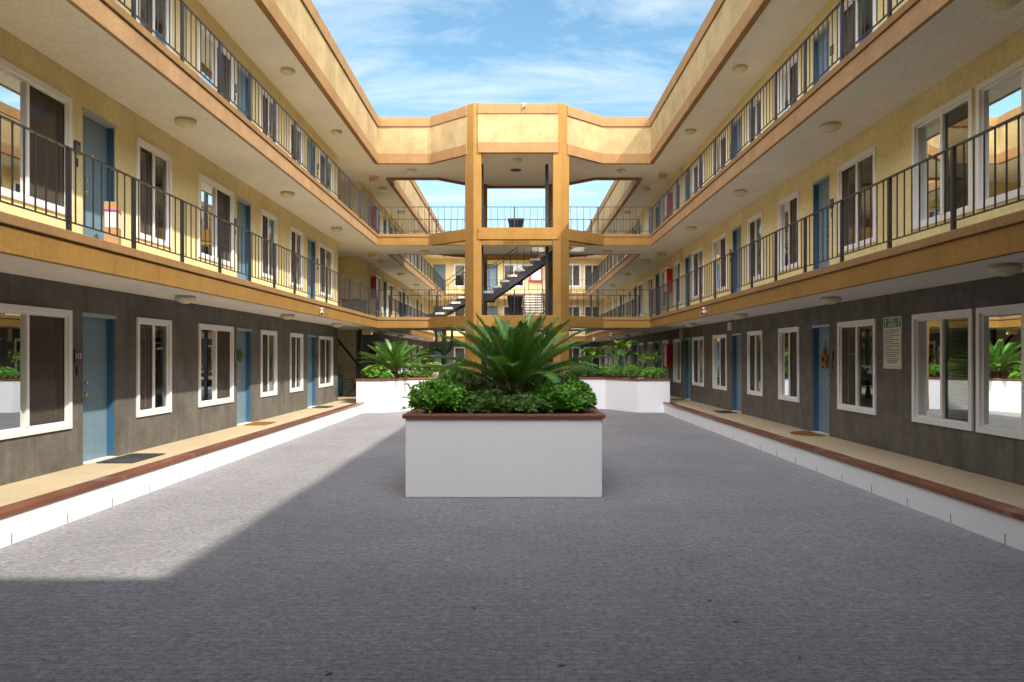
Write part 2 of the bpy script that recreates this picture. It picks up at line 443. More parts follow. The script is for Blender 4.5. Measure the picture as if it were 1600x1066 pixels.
_door = {}
def put_door(parent, loc, rotz, w, knob):
    key = (round(w, 2), knob)
    if key not in _door:
        j = .05
        l = MB(); l.box(-.145, -.10, -w/2 + j + .004, w/2 - j - .004, .02, DH - j - .004)
        l.box(-.10, -.0985, -.02, .02, 1.50, 1.54, 1)          # peephole
        fr = MB()
        fr.box(-.18, -.012, -w/2 + .02, -w/2 + j, 0, DH - j); fr.box(-.18, -.012, w/2 - j, w/2 - .02, 0, DH - j); fr.box(-.18, .008, -w/2 + .002, w/2 - .002, DH - j, DH, 2)
        fr.box(-.10, -.075, -w/2 + j, -w/2 + j + .02, .02, DH - j); fr.box(-.10, -.075, w/2 - j - .02, w/2 - j, .02, DH - j)
        fr.box(-.18, .03, -w/2 + j, w/2 - j, 0.003, .018, 1)
        ky = knob * (w/2 - j - .15); kbs = []
        for zz, rr in ((.95, .032), (1.12, .026)):
            kb = MB()
            prof = [(rr, 0), (rr, .01), (.012, .012), (.012, .035), (.028 if zz < 1 else .02, .04), (.03 if zz < 1 else .02, .06), (.012, .072)]
            nn = 12; vs = [(-.10 + z, ky + r * math.cos(2*PI*k/nn), zz + r * math.sin(2*PI*k/nn)) for r, z in prof for k in range(nn)]
            fs = [(i*nn + k, i*nn + (k+1) % nn, (i+1)*nn + (k+1) % nn, (i+1)*nn + k) for i in range(len(prof)-1) for k in range(nn)] + [tuple(range((len(prof)-1)*nn, len(prof)*nn))]
            kb.add(vs, fs); kbs.append(kb)
        _door[key] = (l.mesh('door', [M['door'], M['brass']]), fr.mesh('frame', [M['jamb'], M['tread'], M['doorhead']]), kbs[0].mesh('handle', [M['brass']], smooth=True), kbs[1].mesh('deadbolt', [M['brass']], smooth=True))
    a, b, c, d = _door[key]
    o = link('door', a, parent, loc, rotz)
    sub('frame', b, o); sub('handle', c, o); sub('deadbolt', d, o)
    return o

# ------------------------------------------------------------------ railing
RH = .89
def railing(parent, a, b, z, posts, spacing=.175, post_end=True, h=RH):
    """straight railing from a to b (2-D) standing on height z; posts = distances along it"""
    a, b = Vector((*a, 0)), Vector((*b, 0)); L = (b - a).length; d = (b - a) / L
    P = lambda s, zz: a + d * s + Vector((0, 0, zz))
    r = MB()
    r.bar(P(0, z + h), P(L, z + h), .032, .018); r.bar(P(0, z + .11), P(L, z + .11), .022, .014)
    nb = int(L / spacing)
    for k in range(nb + 1):
        s = k * spacing + (L - nb * spacing) / 2
        if any(abs(s - p) < .04 for p in posts): continue
        r.bar(P(s, z + .118), P(s, z + h - .01), .013, .013)
    o = link('railing', r.mesh('railing', [M['iron']]), parent)
    if 'post' not in _door:
        p = MB(); p.box(-.021, .021, -.021, .021, 0, 1); _door['post'] = p.mesh('post', [M['iron']])
    for s in posts:
        if -.01 <= s <= L + .01:
            q = sub('post', _door['post'], o, P(s, z) + o.location * 0)
            q.location = P(s, z); q.scale = (1, 1, h + .005)
    return o

# ------------------------------------------------------------------ wings
def wing(root, Pm, rotz, segs, openings, edge, fsegs, knob, dark=(True, False, False), posts0=None, far=False, skip_ends=False):
    def vbox(mbx, v0, v1, u0, u1, z0, z1, **k):
        p, q = Pm(v0, u0), Pm(v1, u1); mbx.box(p[0], q[0], p[1], q[1], z0, z1, **k)
    umin, umax = min(s[0] for s in segs), max(s[1] for s in segs)
    for fl in range(3):
        w = MB(); z0, z1 = F[fl], S[fl]
        for (a, b) in segs:
            ops = sorted([o for o in openings if a < o[0] < b and (len(o) < 6 or fl in o[5])])
            cur = a
            for o in ops:
                u0, u1, kind = o[:3]
                lo = z0 + (WSILL + .02 if kind == 'W' else 0); hi = z0 + (WSILL + WH - .02 if kind == 'W' else DH - .02)
                u0i, u1i = u0 + .02, u1 - .02
                vbox(w, -.18, 0, cur, u0i, z0, z1)
                if kind == 'W': vbox(w, -.18, 0, u0i, u1i, z0, lo)
                vbox(w, -.18, 0, u0i, u1i, hi, z1)
                cur = u1i
            vbox(w, -.18, 0, cur, b, z0, z1)
            for e in (a + .09, b - .09):
                vbox(w, -4, -.18, e - .09, e + .09, z0, z1)
        vbox(w, -4, -3.85, umin + .18, umax - .18, z0, z1, m=1)
        link('wall', w.mesh('wall', [M['taupe'] if dark[fl] else M['yellow'], M['interior']]), root)
        for o in openings:
            if len(o) >= 6 and fl not in o[5]: continue
            u = (o[0] + o[1]) / 2
            if o[2] == 'W':
                p = Pm(0, u); put_window(root, (p[0], p[1], F[fl] + WSILL), rotz, o[1] - o[0], o[3], (o[4] + fl) % 3 if o[4] >= 0 else 1)
            else:
                p = Pm(0, u); put_door(root, (p[0], p[1], F[fl]), rotz, o[1] - o[0], knob)
    # balcony slabs
    for fl in (1, 2):
        sl = MB()
        if far:
            vbox(sl, -4, 0, umin, umax, S[fl - 1], F[fl], m=0, mt=1, mb=0); vbox(sl, 0, edge - .06, EL - .06, ER + .06, S[fl - 1], F[fl], m=0, mt=1, mb=0)
        else: vbox(sl, -4, edge - .06, umin, umax, S[fl - 1], F[fl], m=0, mt=1, mb=0)
        link('balcony_slab', sl.mesh('balcony_slab', [M['soffit'], M['tan']]), root)
        zb = S[fl - 1]
        for (a, b) in fsegs:
            fa = MB(); zl = F[fl] - .10
            vbox(fa, edge - .06, edge, a, b, zb - .012, zl, m=0)
            vbox(fa, edge - .06, edge + .025, a + (0 if far else .025), b - (0 if far else .025), zl, F[fl] + .004, m=1)
            bevel(link('fascia', fa.mesh('fascia', [M['ochre'] if fl == 1 else M['ochre_top'], M['lip']]), root), .01, 2)
            pa, pb = Pm(edge - .035, a + .01), Pm(edge - .035, b - .01); L = b - a - .02
            if posts0 is None: ps = [k * 1.401 for k in range(int(L / 1.401) + 2)]
            else:
                ps = [posts0 + k * 1.401 - (a + .01) for k in range(-40, 60)]; ps = [p for p in ps if .15 < p < L - .15] + [L]
            railing(root, pa[:2], pb[:2], F[fl], [p for p in ps if p <= L + .001], .175)
    # roof and parapet
    ro = MB()
    if far:
        vbox(ro, -4, 0, umin, umax, S[2], S[2] + .25, m=0, mt=1); vbox(ro, 0, edge - .11, EL - .11, ER + .11, S[2], S[2] + .25, m=0, mt=1)
    else: vbox(ro, -4, edge - .11, umin, umax, S[2], S[2] + .25, m=0, mt=1)
    link('roof', ro.mesh('roof', [M['soffit'], M['roof']]), root)
    for (a, b) in fsegs:
        pa = MB(); vbox(pa, edge - .11, edge, a, b, PB1, PB2)
        link('parapet', pa.mesh('parapet', [M['panel']]), root)
        q = MB(); vbox(q, edge - .11, edge + .03, a + (0 if far else .03), b - (0 if far else .03), PB0, PB1)
        bevel(link('parapet_base', q.mesh('parapet_base', [M['lip']]), root), .012, 2)
        q = MB(); vbox(q, edge - .13, edge + .045, a + (0 if far else .045), b - (0 if far else .045), PB2, PB3)
        bevel(link('parapet_cap', q.mesh('parapet_cap', [M['lip']]), root), .012, 2)

# (u0, u1, kind, screened half 0 right / 1 left / 2 none, furnishing)
left_ops = [
    (2.6, 4.36, 'W', 0, 0), (4.7, 5.6, 'D', 0, 0), (6.2, 7.4, 'W', 1, 1),
    (8.50, 10.30, 'W', 0, 0), (10.575, 11.47, 'D', 0, 0), (12.08, 13.28, 'W', 1, 1),
    (14.44, 16.20, 'W', 0, 1), (16.43, 17.35, 'D', 0, 0), (17.96, 19.15, 'W', 1, 2),
    (20.29, 21.49, 'W', 1, 1), (22.00, 22.95, 'D', 0, 0), (23.26, 25.02, 'W', 1, 1),
    (32.7, 33.9, 'W', 1, 1), (34.6, 35.5, 'D', 0, 0), (35.75, 37.4, 'W', 0, 2),
    (38.5, 40.2, 'W', 0, 1), (40.5, 41.4, 'D', 0, 0), (42.0, 43.2, 'W', 1, 1),
    (44.4, 45.6, 'W', 1, 0), (46.2, 47.1, 'D', 0, 0), (47.4, 49.1, 'W', 0, 1)]
right_ops = [
    (2.6, 4.36, 'W', 0, 0), (4.7, 5.6, 'D', 0, 0), (6.2, 7.4, 'W', 1, 1),
    (8.05, 9.795, 'W', 0, 0), (9.887, 11.38, 'W', 2, 0), (12.55, 14.02, 'W', 1, 1),
    (14.416, 15.27, 'D', 0, 0), (15.95, 17.18, 'W', 0, 1), (18.32, 19.48, 'W', 1, 2),
    (20.06, 20.93, 'D', 0, 0), (21.43, 22.91, 'W', 0, 1), (24.05, 25.58, 'W', 1, 0),
    (25.86, 26.77, 'D', 0, 0), (27.42, 28.64, 'W', 0, 1), (29.65, 30.9, 'W', 1, 1),
    (31.5, 32.4, 'D', 0, 0), (32.95, 34.2, 'W', 0, 1), (35.5, 36.9, 'W', 1, 1),
    (37.4, 38.3, 'D', 0, 0), (39.2, 40.3, 'W', 0, 2), (41.2, 42.45, 'W', 1, 1),
    (42.7, 43.6, 'D', 0, 0), (44.5, 45.9, 'W', 0, 1), (47.1, 48.4, 'W', 1, 1), (49.2, 50.5, 'W', 0, 1)]

left_root = empty('apartment_wing', (XL, 12, 0), 'three-storey yellow and taupe apartment wing facing the sun, with a stair recess', 'building', 'apartment wings round the courtyard')
Pl = lambda v, u: (XL + v, u)
wing(left_root, Pl, 0, [(YREAR, 25.77), (29.6, YFAR)], left_ops, EL - XL, [(-.4, YB0), (YB1, 51.4)], -1, posts0=8.236)
# back of the stair recess
rb = MB()
rb.box(XL - 4, XL - .18, 29.594, 29.60, F[0], S[0], 0)
link('recess_wall', rb.mesh('recess_wall', [M['beige']]), left_root)
hr = MB()
A, B_ = Vector((-6.60, 28.9, ZC + .58)), Vector((-5.80, 28.9, ZC - .42))
A2 = A + (A - B_) * 1.2
hr.bar(A2, B_, .06, .07); hr.bar(A + (B_ - A) * .14, A + Vector((-.45, 0, -.36)), .04, .045)
hr.box(-5.72, -5.60, 28.2, 28.32, F[0], S[0])
for k in range(6): hr.box(-5.73, -5.59, 28.19, 28.33, F[0] + .3 + .4 * k, F[0] + .315 + .4 * k)
link('recess_handrail', hr.mesh('recess_handrail', [M['iron']]), left_root)

right_root = empty('apartment_wing', (XR, 12, 0), 'three-storey yellow and taupe apartment wing standing in shade, long unbroken wall', 'building', 'apartment wings round the courtyard')
Pr = lambda v, u: (XR - v, u)
wing(right_root, Pr, PI, [(YREAR, YFAR)], right_ops, XR - ER, [(-.4, YB0), (YB1, 51.4)], 1, posts0=8.20)

far_root = empty('apartment_wing', (0, YFAR, 0), 'apartment wing closing the far end of the court behind the stair bridge', 'building', 'apartment wings round the courtyard')
Pf = lambda v, u: (u, YFAR - v)
far_ops = [(-5.6, -4.75, 'D', 0, 0), (-4.2, -2.75, 'W', 0, 0), (-2.14, -1.21, 'D', 0, 0), (-.87, .59, 'W', 1, 0), (3.3, 4.4, 'W', 0, 1), (4.6, 5.75, 'W', 1, 1)]
wing(far_root, Pf, -PI / 2, [(XL + .001, XR - .001)], far_ops, 1.30, [(EL - .06, ER + .06)], -1, far=True)

rear_root = empty('apartment_wing', (0, YREAR, 0), 'apartment wing closing the near end of the court behind the viewer', 'building', 'apartment wings round the courtyard')
Pb = lambda v, u: (u, YREAR + v)
wing(rear_root, Pb, PI / 2, [(XL + .001, XR - .001)], [(-4.2, -2.8, 'W', 0, 0), (-2.0, -1.1, 'D', 0, 0), (1.2, 2.1, 'D', 0, 0), (3.0, 4.4, 'W', 1, 1)], 1.20, [(EL - .06, ER + .06)], 1, far=True)

# ------------------------------------------------------------------ stair bridge
br = empty('stair_bridge', (.04, 27.6, 0), 'ochre bridge with projecting bay and open stairs linking the two wings', 'bridge')
CL, CR = -1.36, 1.445            # bay corners
SL, SR = -2.89, 2.95
YF, YK = 25.0, 30.3              # bay front / back
def col_poly(cx, cy, sx, sy, side):
    d = Vector((side - cx, sy)); d.normalize()
    P1 = Vector((cx, cy)) + d * .40
    s = 1 if cx < 0 else -1
    yy = 1 if sy > 0 else -1
    return [tuple(P1), (cx, cy), (cx + s * .25, cy), (cx + s * .25, cy + yy * .34), (cx - s * .06, cy + yy * .52)]
for cx, sd in ((CL, SL), (CR, SR)):
    for cy, sy in ((YF, 1.4), (YK, -1.4)):
        c = MB(); c.prism(col_poly(cx, cy, 0, sy, sd), 0, PB3 + .035)
        bevel(link('column', c.mesh('column', [M['ochre']]), br), .012, 2)
# roof slab of the bridge with the bay
front = [(EL, YB0), (SL, YB0), (CL, YF), (CR, YF), (SR, YB0), (ER, YB0)]
back = [(ER, YB1), (SR, YB1), (CR, YK), (CL, YK), (SL, YB1), (EL, YB1)]
rf = MB()
for seg in ([(EL - .11, YB0 + .11), (ER + .11, YB0 + .11), (ER + .11, YB1 - .11), (EL - .11, YB1 - .11)],):
    rf.prism(seg, S[2], S[2] + .25, 0, mt=1)
rf.prism([(SL + .05, YB0 + .11), (CL + .04, YF + .11), (CR - .04, YF + .11), (SR - .05, YB0 + .11)], S[2], S[2] + .25, 0, mt=1)
rf.prism([(SL + .05, YB1 - .11), (CL + .04, YK - .11), (CR - .04, YK - .11), (SR - .05, YB1 - .11)], S[2], S[2] + .25, 0, mt=1)
link('roof', rf.mesh('roof', [M['soffit'], M['roof']]), br)
def runs(side):
    if side == 'front': return [[(EL - .11, YB0), (SL, YB0), (CL - .22, YF + .20)], [(CR + .22, YF + .20), (SR, YB0), (ER + .11, YB0)]], [(CL + .14, YF), (CR - .085, YF)]
    return [[(ER + .11, YB1), (SR, YB1), (CR + .22, YK - .20)], [(CL - .22, YK - .20), (SL, YB1), (EL - .11, YB1)]], [(CR - .085, YK), (CL + .14, YK)]
for side in ('front', 'back'):
    outer, mid = runs(side)
    pn = MB(); bb = MB(); cp = MB()
    for o in outer:
        pn.ribbon(o, -.11, -.0, PB1, PB2); bb.ribbon(o, -.11, .03, PB0, PB1); cp.ribbon(o, -.13, .045, PB2, PB3)
    pn.ribbon(mid, -.11, .03, PB1, PB2); bb.ribbon(mid, -.11, .05, PB0, PB1); cp.ribbon(mid, -.13, .06, PB2, PB3)
    link('parapet', pn.mesh('parapet', [M['panel']]), br)
    bevel(link('parapet_base', bb.mesh('parapet_base', [M['lip']]), br), .012, 2)
    bevel(link('parapet_cap', cp.mesh('parapet_cap', [M['lip']]), br), .012, 2)
# decks (with the stair opening), their fascias, the bay frame beams
HX0, HX1, HY0, HY1 = .55, 2.45, 26.98, 28.12
for fl in (1, 2):
    z0, z1 = S[fl - 1], F[fl]
    d = MB(); x0, x1, y0, y1 = EL - .06, ER + .06, YB0 + .06, YB1 - .06
    d.box(x0, HX0, y0, y1, z0, z1, 0, mt=1); d.box(HX1, x1, y0, y1, z0, z1, 0, mt=1)
    d.box(HX0, HX1, y0, HY0, z0, z1, 0, mt=1); d.box(HX0, HX1, HY1, y1, z0, z1, 0, mt=1)
    link('deck', d.mesh('deck', [M['soffit'], M['tan']]), br)
    fa = MB(); zl = F[fl] - .10
    for yy, sg in ((YB0, -1), (YB1, 1)):
        fa.box(x0, x1, yy, yy - sg * .06, z0 - .012, zl, 0)
        fa.box(x0, x1, yy + sg * .025, yy - sg * .06, zl, F[fl] + .004, 1)
    bevel(link('fascia', fa.mesh('fascia', [M['ochre'], M['lip']]), br), .01, 2)
    for side, yy, s in (('front', YF, 1), ('back', YK, -1)):
        bm_ = MB()
        m0, m1 = sorted((CL + .14, CR - .085))
        bm_.box(m0, m1, yy - s * .03, yy + s * .22, z0 - .03, F[fl] - .01)
        bevel(link('beam', bm_.mesh('beam', [M['ochre']]), br), .012, 2)
        for cx, sx, sg in ((CL, SL, -1), (CR, SR, 1)):
            yb = YB0 - .026 if side == 'front' else YB1 + .026
            p0 = (cx + sg * .22, yy + s * .20); p1 = (sx + sg * .02, yb)
            line = [p0, p1] if (sg * s > 0) else [p1, p0]
            bm_ = MB(); bm_.ribbon(line, -.20, .0, z0 - .02, F[fl] - .005)
            bevel(link('beam', bm_.mesh('beam', [M['ochre']]), br), .012, 2)
    for yy in (YB0 + .05, YB1 - .05):
        gaps = [(EL, ER)]
        for a, b in gaps:
            L = b - a
            railing(br, (a, yy), (b, yy), F[fl], [.02, 1.75, 3.35, 4.65, 5.95, 7.5, L - .02], .225, h=.93)
# steel posts
for x in (-1.17, 1.07):
    p = MB(); p.box(x - .055, x + .055, 26.80, 26.91, 0, S[2])
    link('steel_post', p.mesh('steel_post', [M['steel']]), br)
# stairs
def stair(zb, zt):
    st = MB()
    ys = (27.04, 28.02)
    nlow, rise, run = 5, (zt - zb) / 15, .267
    XLN1 = -.80; XLN0 = -1.70                         # landing
    zl = zb + nlow * rise
    x0 = XLN0 - (nlow - 1) * run
    for y in ys:
        st.bar((x0 - .42, y, zb - .12), (XLN0 + .12, y, zl - .19), .05, .26)
        st.bar((XLN0, y, zl - .21), (XLN1 + .05, y, zl - .21), .052, .24)
        xe = XLN1 + 10 * run
        st.bar((XLN1 - .14, y, zl - .25), (xe + .30, y, zt + .03), .05, .22)
    o = link('staircase', st.mesh('staircase', [M['steel']]), br)
    def tread(x, z, w=.31):
        t = MB(); t.box(x - .03, x + w, 26.98, 28.08, z - .075, z)
        bevel(link('tread', t.mesh('tread', [M['tread']]), o), .006, 1)
    for k in range(1, nlow): tread(x0 + (k - 1) * run, zb + k * rise)
    t = MB(); t.box(XLN0, XLN1 + .02, 26.98, 28.08, zl - .085, zl); link('landing', t.mesh('landing', [M['tread']]), o)
    for k in range(1, 10): tread(XLN1 + (k - 1) * run, zl + k * rise)
    h = MB()
    for y in (26.99, 28.07):
        pts = [(x0 - .1, zb + .95), (XLN0, zl + .88), (XLN1, zl + .92), (XLN1 + 10 * run, zt + .90)]
        for (xa, za), (xb, zb_) in zip(pts, pts[1:]):
            h.bar((xa, y, za), (xb, y, zb_), .03, .02)
            h.bar((xa, y, za - .78), (xb, y, zb_ - .78), .02, .014)
            nb = max(1, int((xb - xa) / .24))
            for k in range(nb):
                f = (k + .5) / nb; x = xa + (xb - xa) * f; z = za + (zb_ - za) * f
                h.bar((x, y, z - .80 if k % 3 else z - .90), (x, y, z), .014, .014)
    link('handrail', h.mesh('handrail', [M['iron']]), o)
stair(F[1], F[2]); stair(0.0, F[1])
# the second flight seen beyond the bridge, rising towards the far wing
st = MB()
for x in (.55, 1.75): st.bar((x, 46.6, F[1] - .1), (x, 51.3, F[2] - .2), .06, .24)
o2 = link('staircase', st.mesh('staircase', [M['steel']]), far_root)
for k in range(1, 15):
    z = F[1] + (F[2] - F[1]) * k / 15; y = 46.7 + (51.3 - 46.7) * (k - 1) / 14
    t = MB(); t.box(.55, 1.75, y, y + .30, z - .07, z); link('tread', t.mesh('tread', [M['tread']]), o2)
h = MB()
for x in (.58, 1.72):
    h.bar((x, 46.7, F[1] + .95), (x, 51.3, F[2] + .88), .03, .02)
    for k in range(16): h.bar((x, 46.8 + .3 * k, F[1] + .1 + .18 * k), (x, 46.8 + .3 * k, F[1] + .96 + .18 * k), .014, .014)
link('handrail', h.mesh('handrail', [M['iron']]), o2)
lp = MB(); lp.box(.3, 2.0, 44.6, 46.7, F[1] - .2, F[1]); lp.box(.4, .55, 44.7, 44.85, 0, F[1] - .2); lp.box(1.75, 1.9, 44.7, 44.85, 0, F[1] - .2)
link('stair_platform', lp.mesh('stair_platform', [M['tread']]), far_root)

# ------------------------------------------------------------------ ceiling lights
lb = MB(); lb.lathe([(.15, 0), (.15, -.022), (.13, -.03)], 28)
bw = MB(); bw.lathe([(.165, -.026), (.168, -.045), (.15, -.072), (.11, -.10), (.05, -.122), (.012, -.128)], 28)
LBM, BWM = lb.mesh('base', [M['lightbase']]), bw.mesh('bowl', [M['bowl']], smooth=True)
ORD = ['first', 'second', 'third', 'fourth', 'fifth', 'sixth', 'seventh', 'eighth']
FLN = ['taupe ground-floor wall', 'middle-floor walkway', 'top-floor walkway']
def ceiling_light(x, y, z, label, sc=1):
    o = empty('ceiling_light', (x, y, z - .0005), label, 'ceiling light', 'ceiling lights under the balconies and roofs')
    o.scale = (sc, sc, sc)
    sub('base', LBM, o); sub('bowl', BWM, o)
for fl in range(3):
    for nm, x, ys in (('sunlit', -5.27, [12.4, 17.95, 22.85, 30.6, 35.6, 41.0, 46.4]), ('shaded', 5.12, [8.15, 12.64, 17.75, 22.75, 30.6, 35.6, 41.0, 46.4])):
        for i, y in enumerate(ys):
            where = ['over the ground-floor walkway', 'over the middle walkway', 'over the top walkway'][fl]
            ceiling_light(x, y, S[fl], f'beige bowl light {where} of the {nm} wing, {ORD[i]} from the near end')
ceiling_light(-3.7, 27.6, S[2], 'beige bowl light under the bridge roof, between sunlit wing and bay')
ceiling_light(3.75, 27.6, S[2], 'beige bowl light under the bridge roof, between bay and shaded wing')
ceiling_light(.03, 26.1, S[2], 'beige bowl light under the bay roof, near its front beam')
ceiling_light(-3.3, 27.9, S[1], 'beige bowl light under the upper bridge deck, beside the sunlit wing')
ceiling_light(3.3, 27.9, S[1], 'beige bowl light under the upper bridge deck, beside the shaded wing')
rg = MB(); rg.lathe([(.19, 0), (.19, -.02), (.15, -.028), (.14, -.004)], 28)
tag(link('roof_vent', rg.mesh('roof_vent', [M['steel']]), loc=(0, 27.6, S[2] - .0005)), 'dark round vent ring in the bay ceiling behind the bowl light', 'vent')

# ------------------------------------------------------------------ exit signs
def exit_sign(x, y, z, label):
    o = empty('exit_sign', (x, y, z), label, 'exit sign', 'exit signs hanging under the soffits')
    b = MB(); b.box(-.17, .17, -.03, .03, -.22, 0); b.box(-.05, .05, -.02, .02, 0, .02)
    sub('housing', b.mesh('housing', [M['cream']]), o)
    sub('lettering', text_mesh('EXIT', .135, M['exitred'], 'exit_text'), o, (0, -.033, -.11), (PI / 2, 0, 0))
exit_sign(-5.0, 26.2, S[0] - .02, 'cream exit sign by the stair recess on the ground floor')
exit_sign(-5.2, 28.3, S[1] - .02, 'cream exit sign by the stair recess on the middle floor')
exit_sign(-5.2, 28.5, S[2] - .02, 'cream exit sign by the stair recess on the top floor')
exit_sign(5.25, 28.0, S[1] - .02, 'red-lettered exit sign over the middle walkway of the shaded wing')
exit_sign(5.3, 28.0, S[2] - .02, 'orange-tinted exit sign over the top walkway of the shaded wing')

# ------------------------------------------------------------------ cameras
def sec_cam(x, y, z, dx, dy, label, sc=1.):
    o = empty('security_camera', (x, y, z), label, 'camera', 'white security cameras')
    d = Vector((dx, dy, -.35)).normalized()
    m1 = MB(); m1.tube([(0, 0, .0), (0, 0, -.03)], .045, 14)
    m1.tube([(0, 0, -.03), (0, 0, -.10)], .014, 8)
    sub('mount', m1.mesh('mount', [M['whitemetal']]), o)
    b = MB(); c = Vector((0, 0, -.13))
    b.tube([c - d * .10, c + d * .10], .042, 14); b.tube([c + d * .10, c + d * .105], .035, 14, 1)
    sub('body', b.mesh('body', [M['whitemetal'], M['black']]), o); o.scale = (sc, sc, sc)
sec_cam(-4.72 + .1, 18.5, S[0] + .18, .3, -1, 'white bullet camera on the fascia of the sunlit wing', .85)
sec_cam(4.50, 18.6, S[0] + .2, -.9, -1, 'white bullet camera on the fascia of the shaded wing', .95)
sec_cam(.25, 24.90, PB3 - .02, .2, -1, 'tiny white camera on the top band of the bridge bay', .9)
sec_cam(4.50, 36.8, S[0] + .12, -.9, -1, 'white camera beyond the bridge on the shaded wing, nearer one', 1.2)
sec_cam(4.50, 45.0, S[0] + .12, -.9, -1, 'white camera beyond the bridge on the shaded wing, farther one', 1.2)
sec_cam(-4.60, 44.0, S[0] + .12, .9, -1, 'white camera beyond the bridge on the sunlit wing fascia', 1.2)

# ------------------------------------------------------------------ fire cabinets
def fire_cabinet(Pm, rotz, u, z, label):
    x, y = Pm(0, u)
    o = empty('fire_cabinet', (x, y, z), label, 'fire cabinet', 'red fire extinguisher cabinets', rotz)
    b = MB(); b.box(.001, .20, -.30, .30, 0, .88)
    sub('housing', b.mesh('housing', [M['red']]), o)
    d = MB()
    d.box(.201, .222, -.30, -.235, 0, .88); d.box(.201, .222, .235, .30, 0, .88); d.box(.201, .221, -.235, .235, 0, .065); d.box(.201, .221, -.235, .235, .815, .88)
    sub('door_frame', d.mesh('door_frame', [M['red']]), o)
    p = MB(); p.box(.201, .212, -.235, .235, .065, .815); sub('pane', p.mesh('pane', [M['paper']]), o)
    return o
fl3 = ['ground floor', 'middle floor', 'top floor']
for fl in range(3):
    fire_cabinet(Pr, PI, 29.15, F[fl] + 1.04, f'red fire cabinet with white face on the {fl3[fl]} of the shaded wing')
    fire_cabinet(Pl, 0, 31.9, F[fl] + 1.04, f'red fire cabinet on the {fl3[fl]} of the sunlit wing past the recess')
fc_ = fire_cabinet(Pf, -PI / 2, 1.36, F[2] + .90, 'red framed fire cabinet on the far wing, seen under the stairs')
fc_.scale = (1, 1.45, 1)

# ------------------------------------------------------------------ plaques, sign, boxes
def plaque(Pm, rotz, u, fl, label, txt=None):
    x, y = Pm(0, u)
    o = empty('number_plaque', (x, y, F[fl] + 1.40), label, 'number plaque', 'door number plaques', rotz)
    b = MB(); b.box(.001, .022, -.065, .065, 0, .17); sub('plate', b.mesh('plate', [M['vinyl_brown']]), o)
    if txt: sub('lettering', text_mesh(txt, .105, M['lettering'], 'digits'), o, (.0245, 0.004, .085), (PI / 2, 0, PI / 2))
    else:
        q = MB(); q.box(.022, .0235, -.045, .045, .04, .12); sub('number_field', q.mesh('number_field', [M['ink']]), o)
    bl = MB(); bl.box(.001, .016, -.012, .022, -.17, -.06); sub('bell_button', bl.mesh('bell_button', [M['black']]), o)
ld = ['beside the nearest blue door', 'beside the second blue door', 'beside the third blue door']
for fl in range(3):
    for i, u in enumerate((10.44, 16.32, 23.10)):
        plaque(Pl, 0, u, fl, f'dark number plaque {ld[i]} on the {fl3[fl]} of the sunlit wing' if not (fl == 0 and i == 0) else 'dark number plaque reading 113 beside the nearest blue door, ground floor', '113' if (fl == 0 and i == 0) else None)
    for i, u in enumerate((14.30, 21.05)):
        plaque(Pr, PI, u, fl, f'dark number plaque {ld[i]} on the {fl3[fl]} of the shaded wing')

x, y = Pr(0, 12.0)
sg = empty('rules_sign', (x, y, ZC - .20), 'cream notice with green header beside the white windows of the shaded wing', 'sign', rotz=PI)
w_, h_ = .58, .80
b = MB(); b.box(.001, .012, -w_/2, w_/2, 0, h_); sub('board', b.mesh('board', [M['signwhite']]), sg)
b = MB(); b.box(.012, .014, -w_/2 + .02, w_/2 - .02, h_ - .165, h_ - .02); sub('header', b.mesh('header', [M['signgreen']]), sg)
b = MB()
for yy in (-w_/2 + .02, w_/2 - .026): b.box(.012, .0135, yy, yy + .006, .03, h_ - .165)
b.box(.012, .0135, -w_/2 + .026, w_/2 - .026, .03, .036)
sub('border', b.mesh('border', [M['signgreen']]), sg)
sub('heading', text_mesh('POOL', .075, M['lettering'], 'heading_a'), sg, (.0155, 0, h_ - .058), (PI / 2, 0, PI / 2))
sub('heading', text_mesh('RULES', .085, M['lettering'], 'heading_b'), sg, (.0155, 0, h_ - .125), (PI / 2, 0, PI / 2))
for s in (-1, 1):
    e = MB(); e.tube([(.014, s * .215, h_ - .055), (.017, s * .215, h_ - .055)], .022, 14)
    e.tube([(.0165, s * (.19 + .03 * math.sin(t / 3 * PI)), h_ - .15 + .05 * t / 3) for t in range(4)], .005, 5)
    sub('emblem', e.mesh('emblem', [M['lettering']]), sg)
b = MB(); rnd = random.Random(4); zz = h_ - .20
for para in (3, 2, 2, 1, 2, 1, 1, 2):
    for k in range(para):
        x0 = -w_/2 + .055; end = w_/2 - .06 - (rnd.uniform(.1, .3) if k == para - 1 and para > 1 else rnd.uniform(0, .05))
        while x0 < end:
            l = rnd.uniform(.02, .07); b.box(.012, .0132, x0, min(x0 + l, end), zz - .009, zz + .005); x0 += l + .012
        zz -= .026
    zz -= .010
zz -= .004
for k in range(3):
    b.box(.012, .0132, -.20 + .02 * k, .20 - .02 * k, zz - .009, zz + .005); zz -= .028
tag(sub('small_print', b.mesh('small_print', [M['ink']]), sg), kind='stuff')

x, y = Pr(0, 21.0)
b = MB(); b.box(0, .07, -.13, .13, -.11, .11)
o = tag(link('junction_box', b.mesh('junction_box', [M['cream']]), loc=(x, y, F[0] + 2.28), rotz=PI), 'small cream box high on the taupe wall above a blue door', 'junction box'); bevel(o, .01)
for fl in range(3):
    x, y = Pr(0, 27.1)
    b = MB(); b.box(.001, .12, -.02, .02, 0, .42); b.box(.03, .09, -.03, .03, .42, .45)
    tag(link('wall_lamp', b.mesh('wall_lamp', [M['cream']]), loc=(x, y, F[fl] + 1.98), rotz=PI), f'thin yellow upright wall lamp on the {fl3[fl]} of the shaded wing', 'wall lamp', 'yellow wall lamps of the shaded wing')

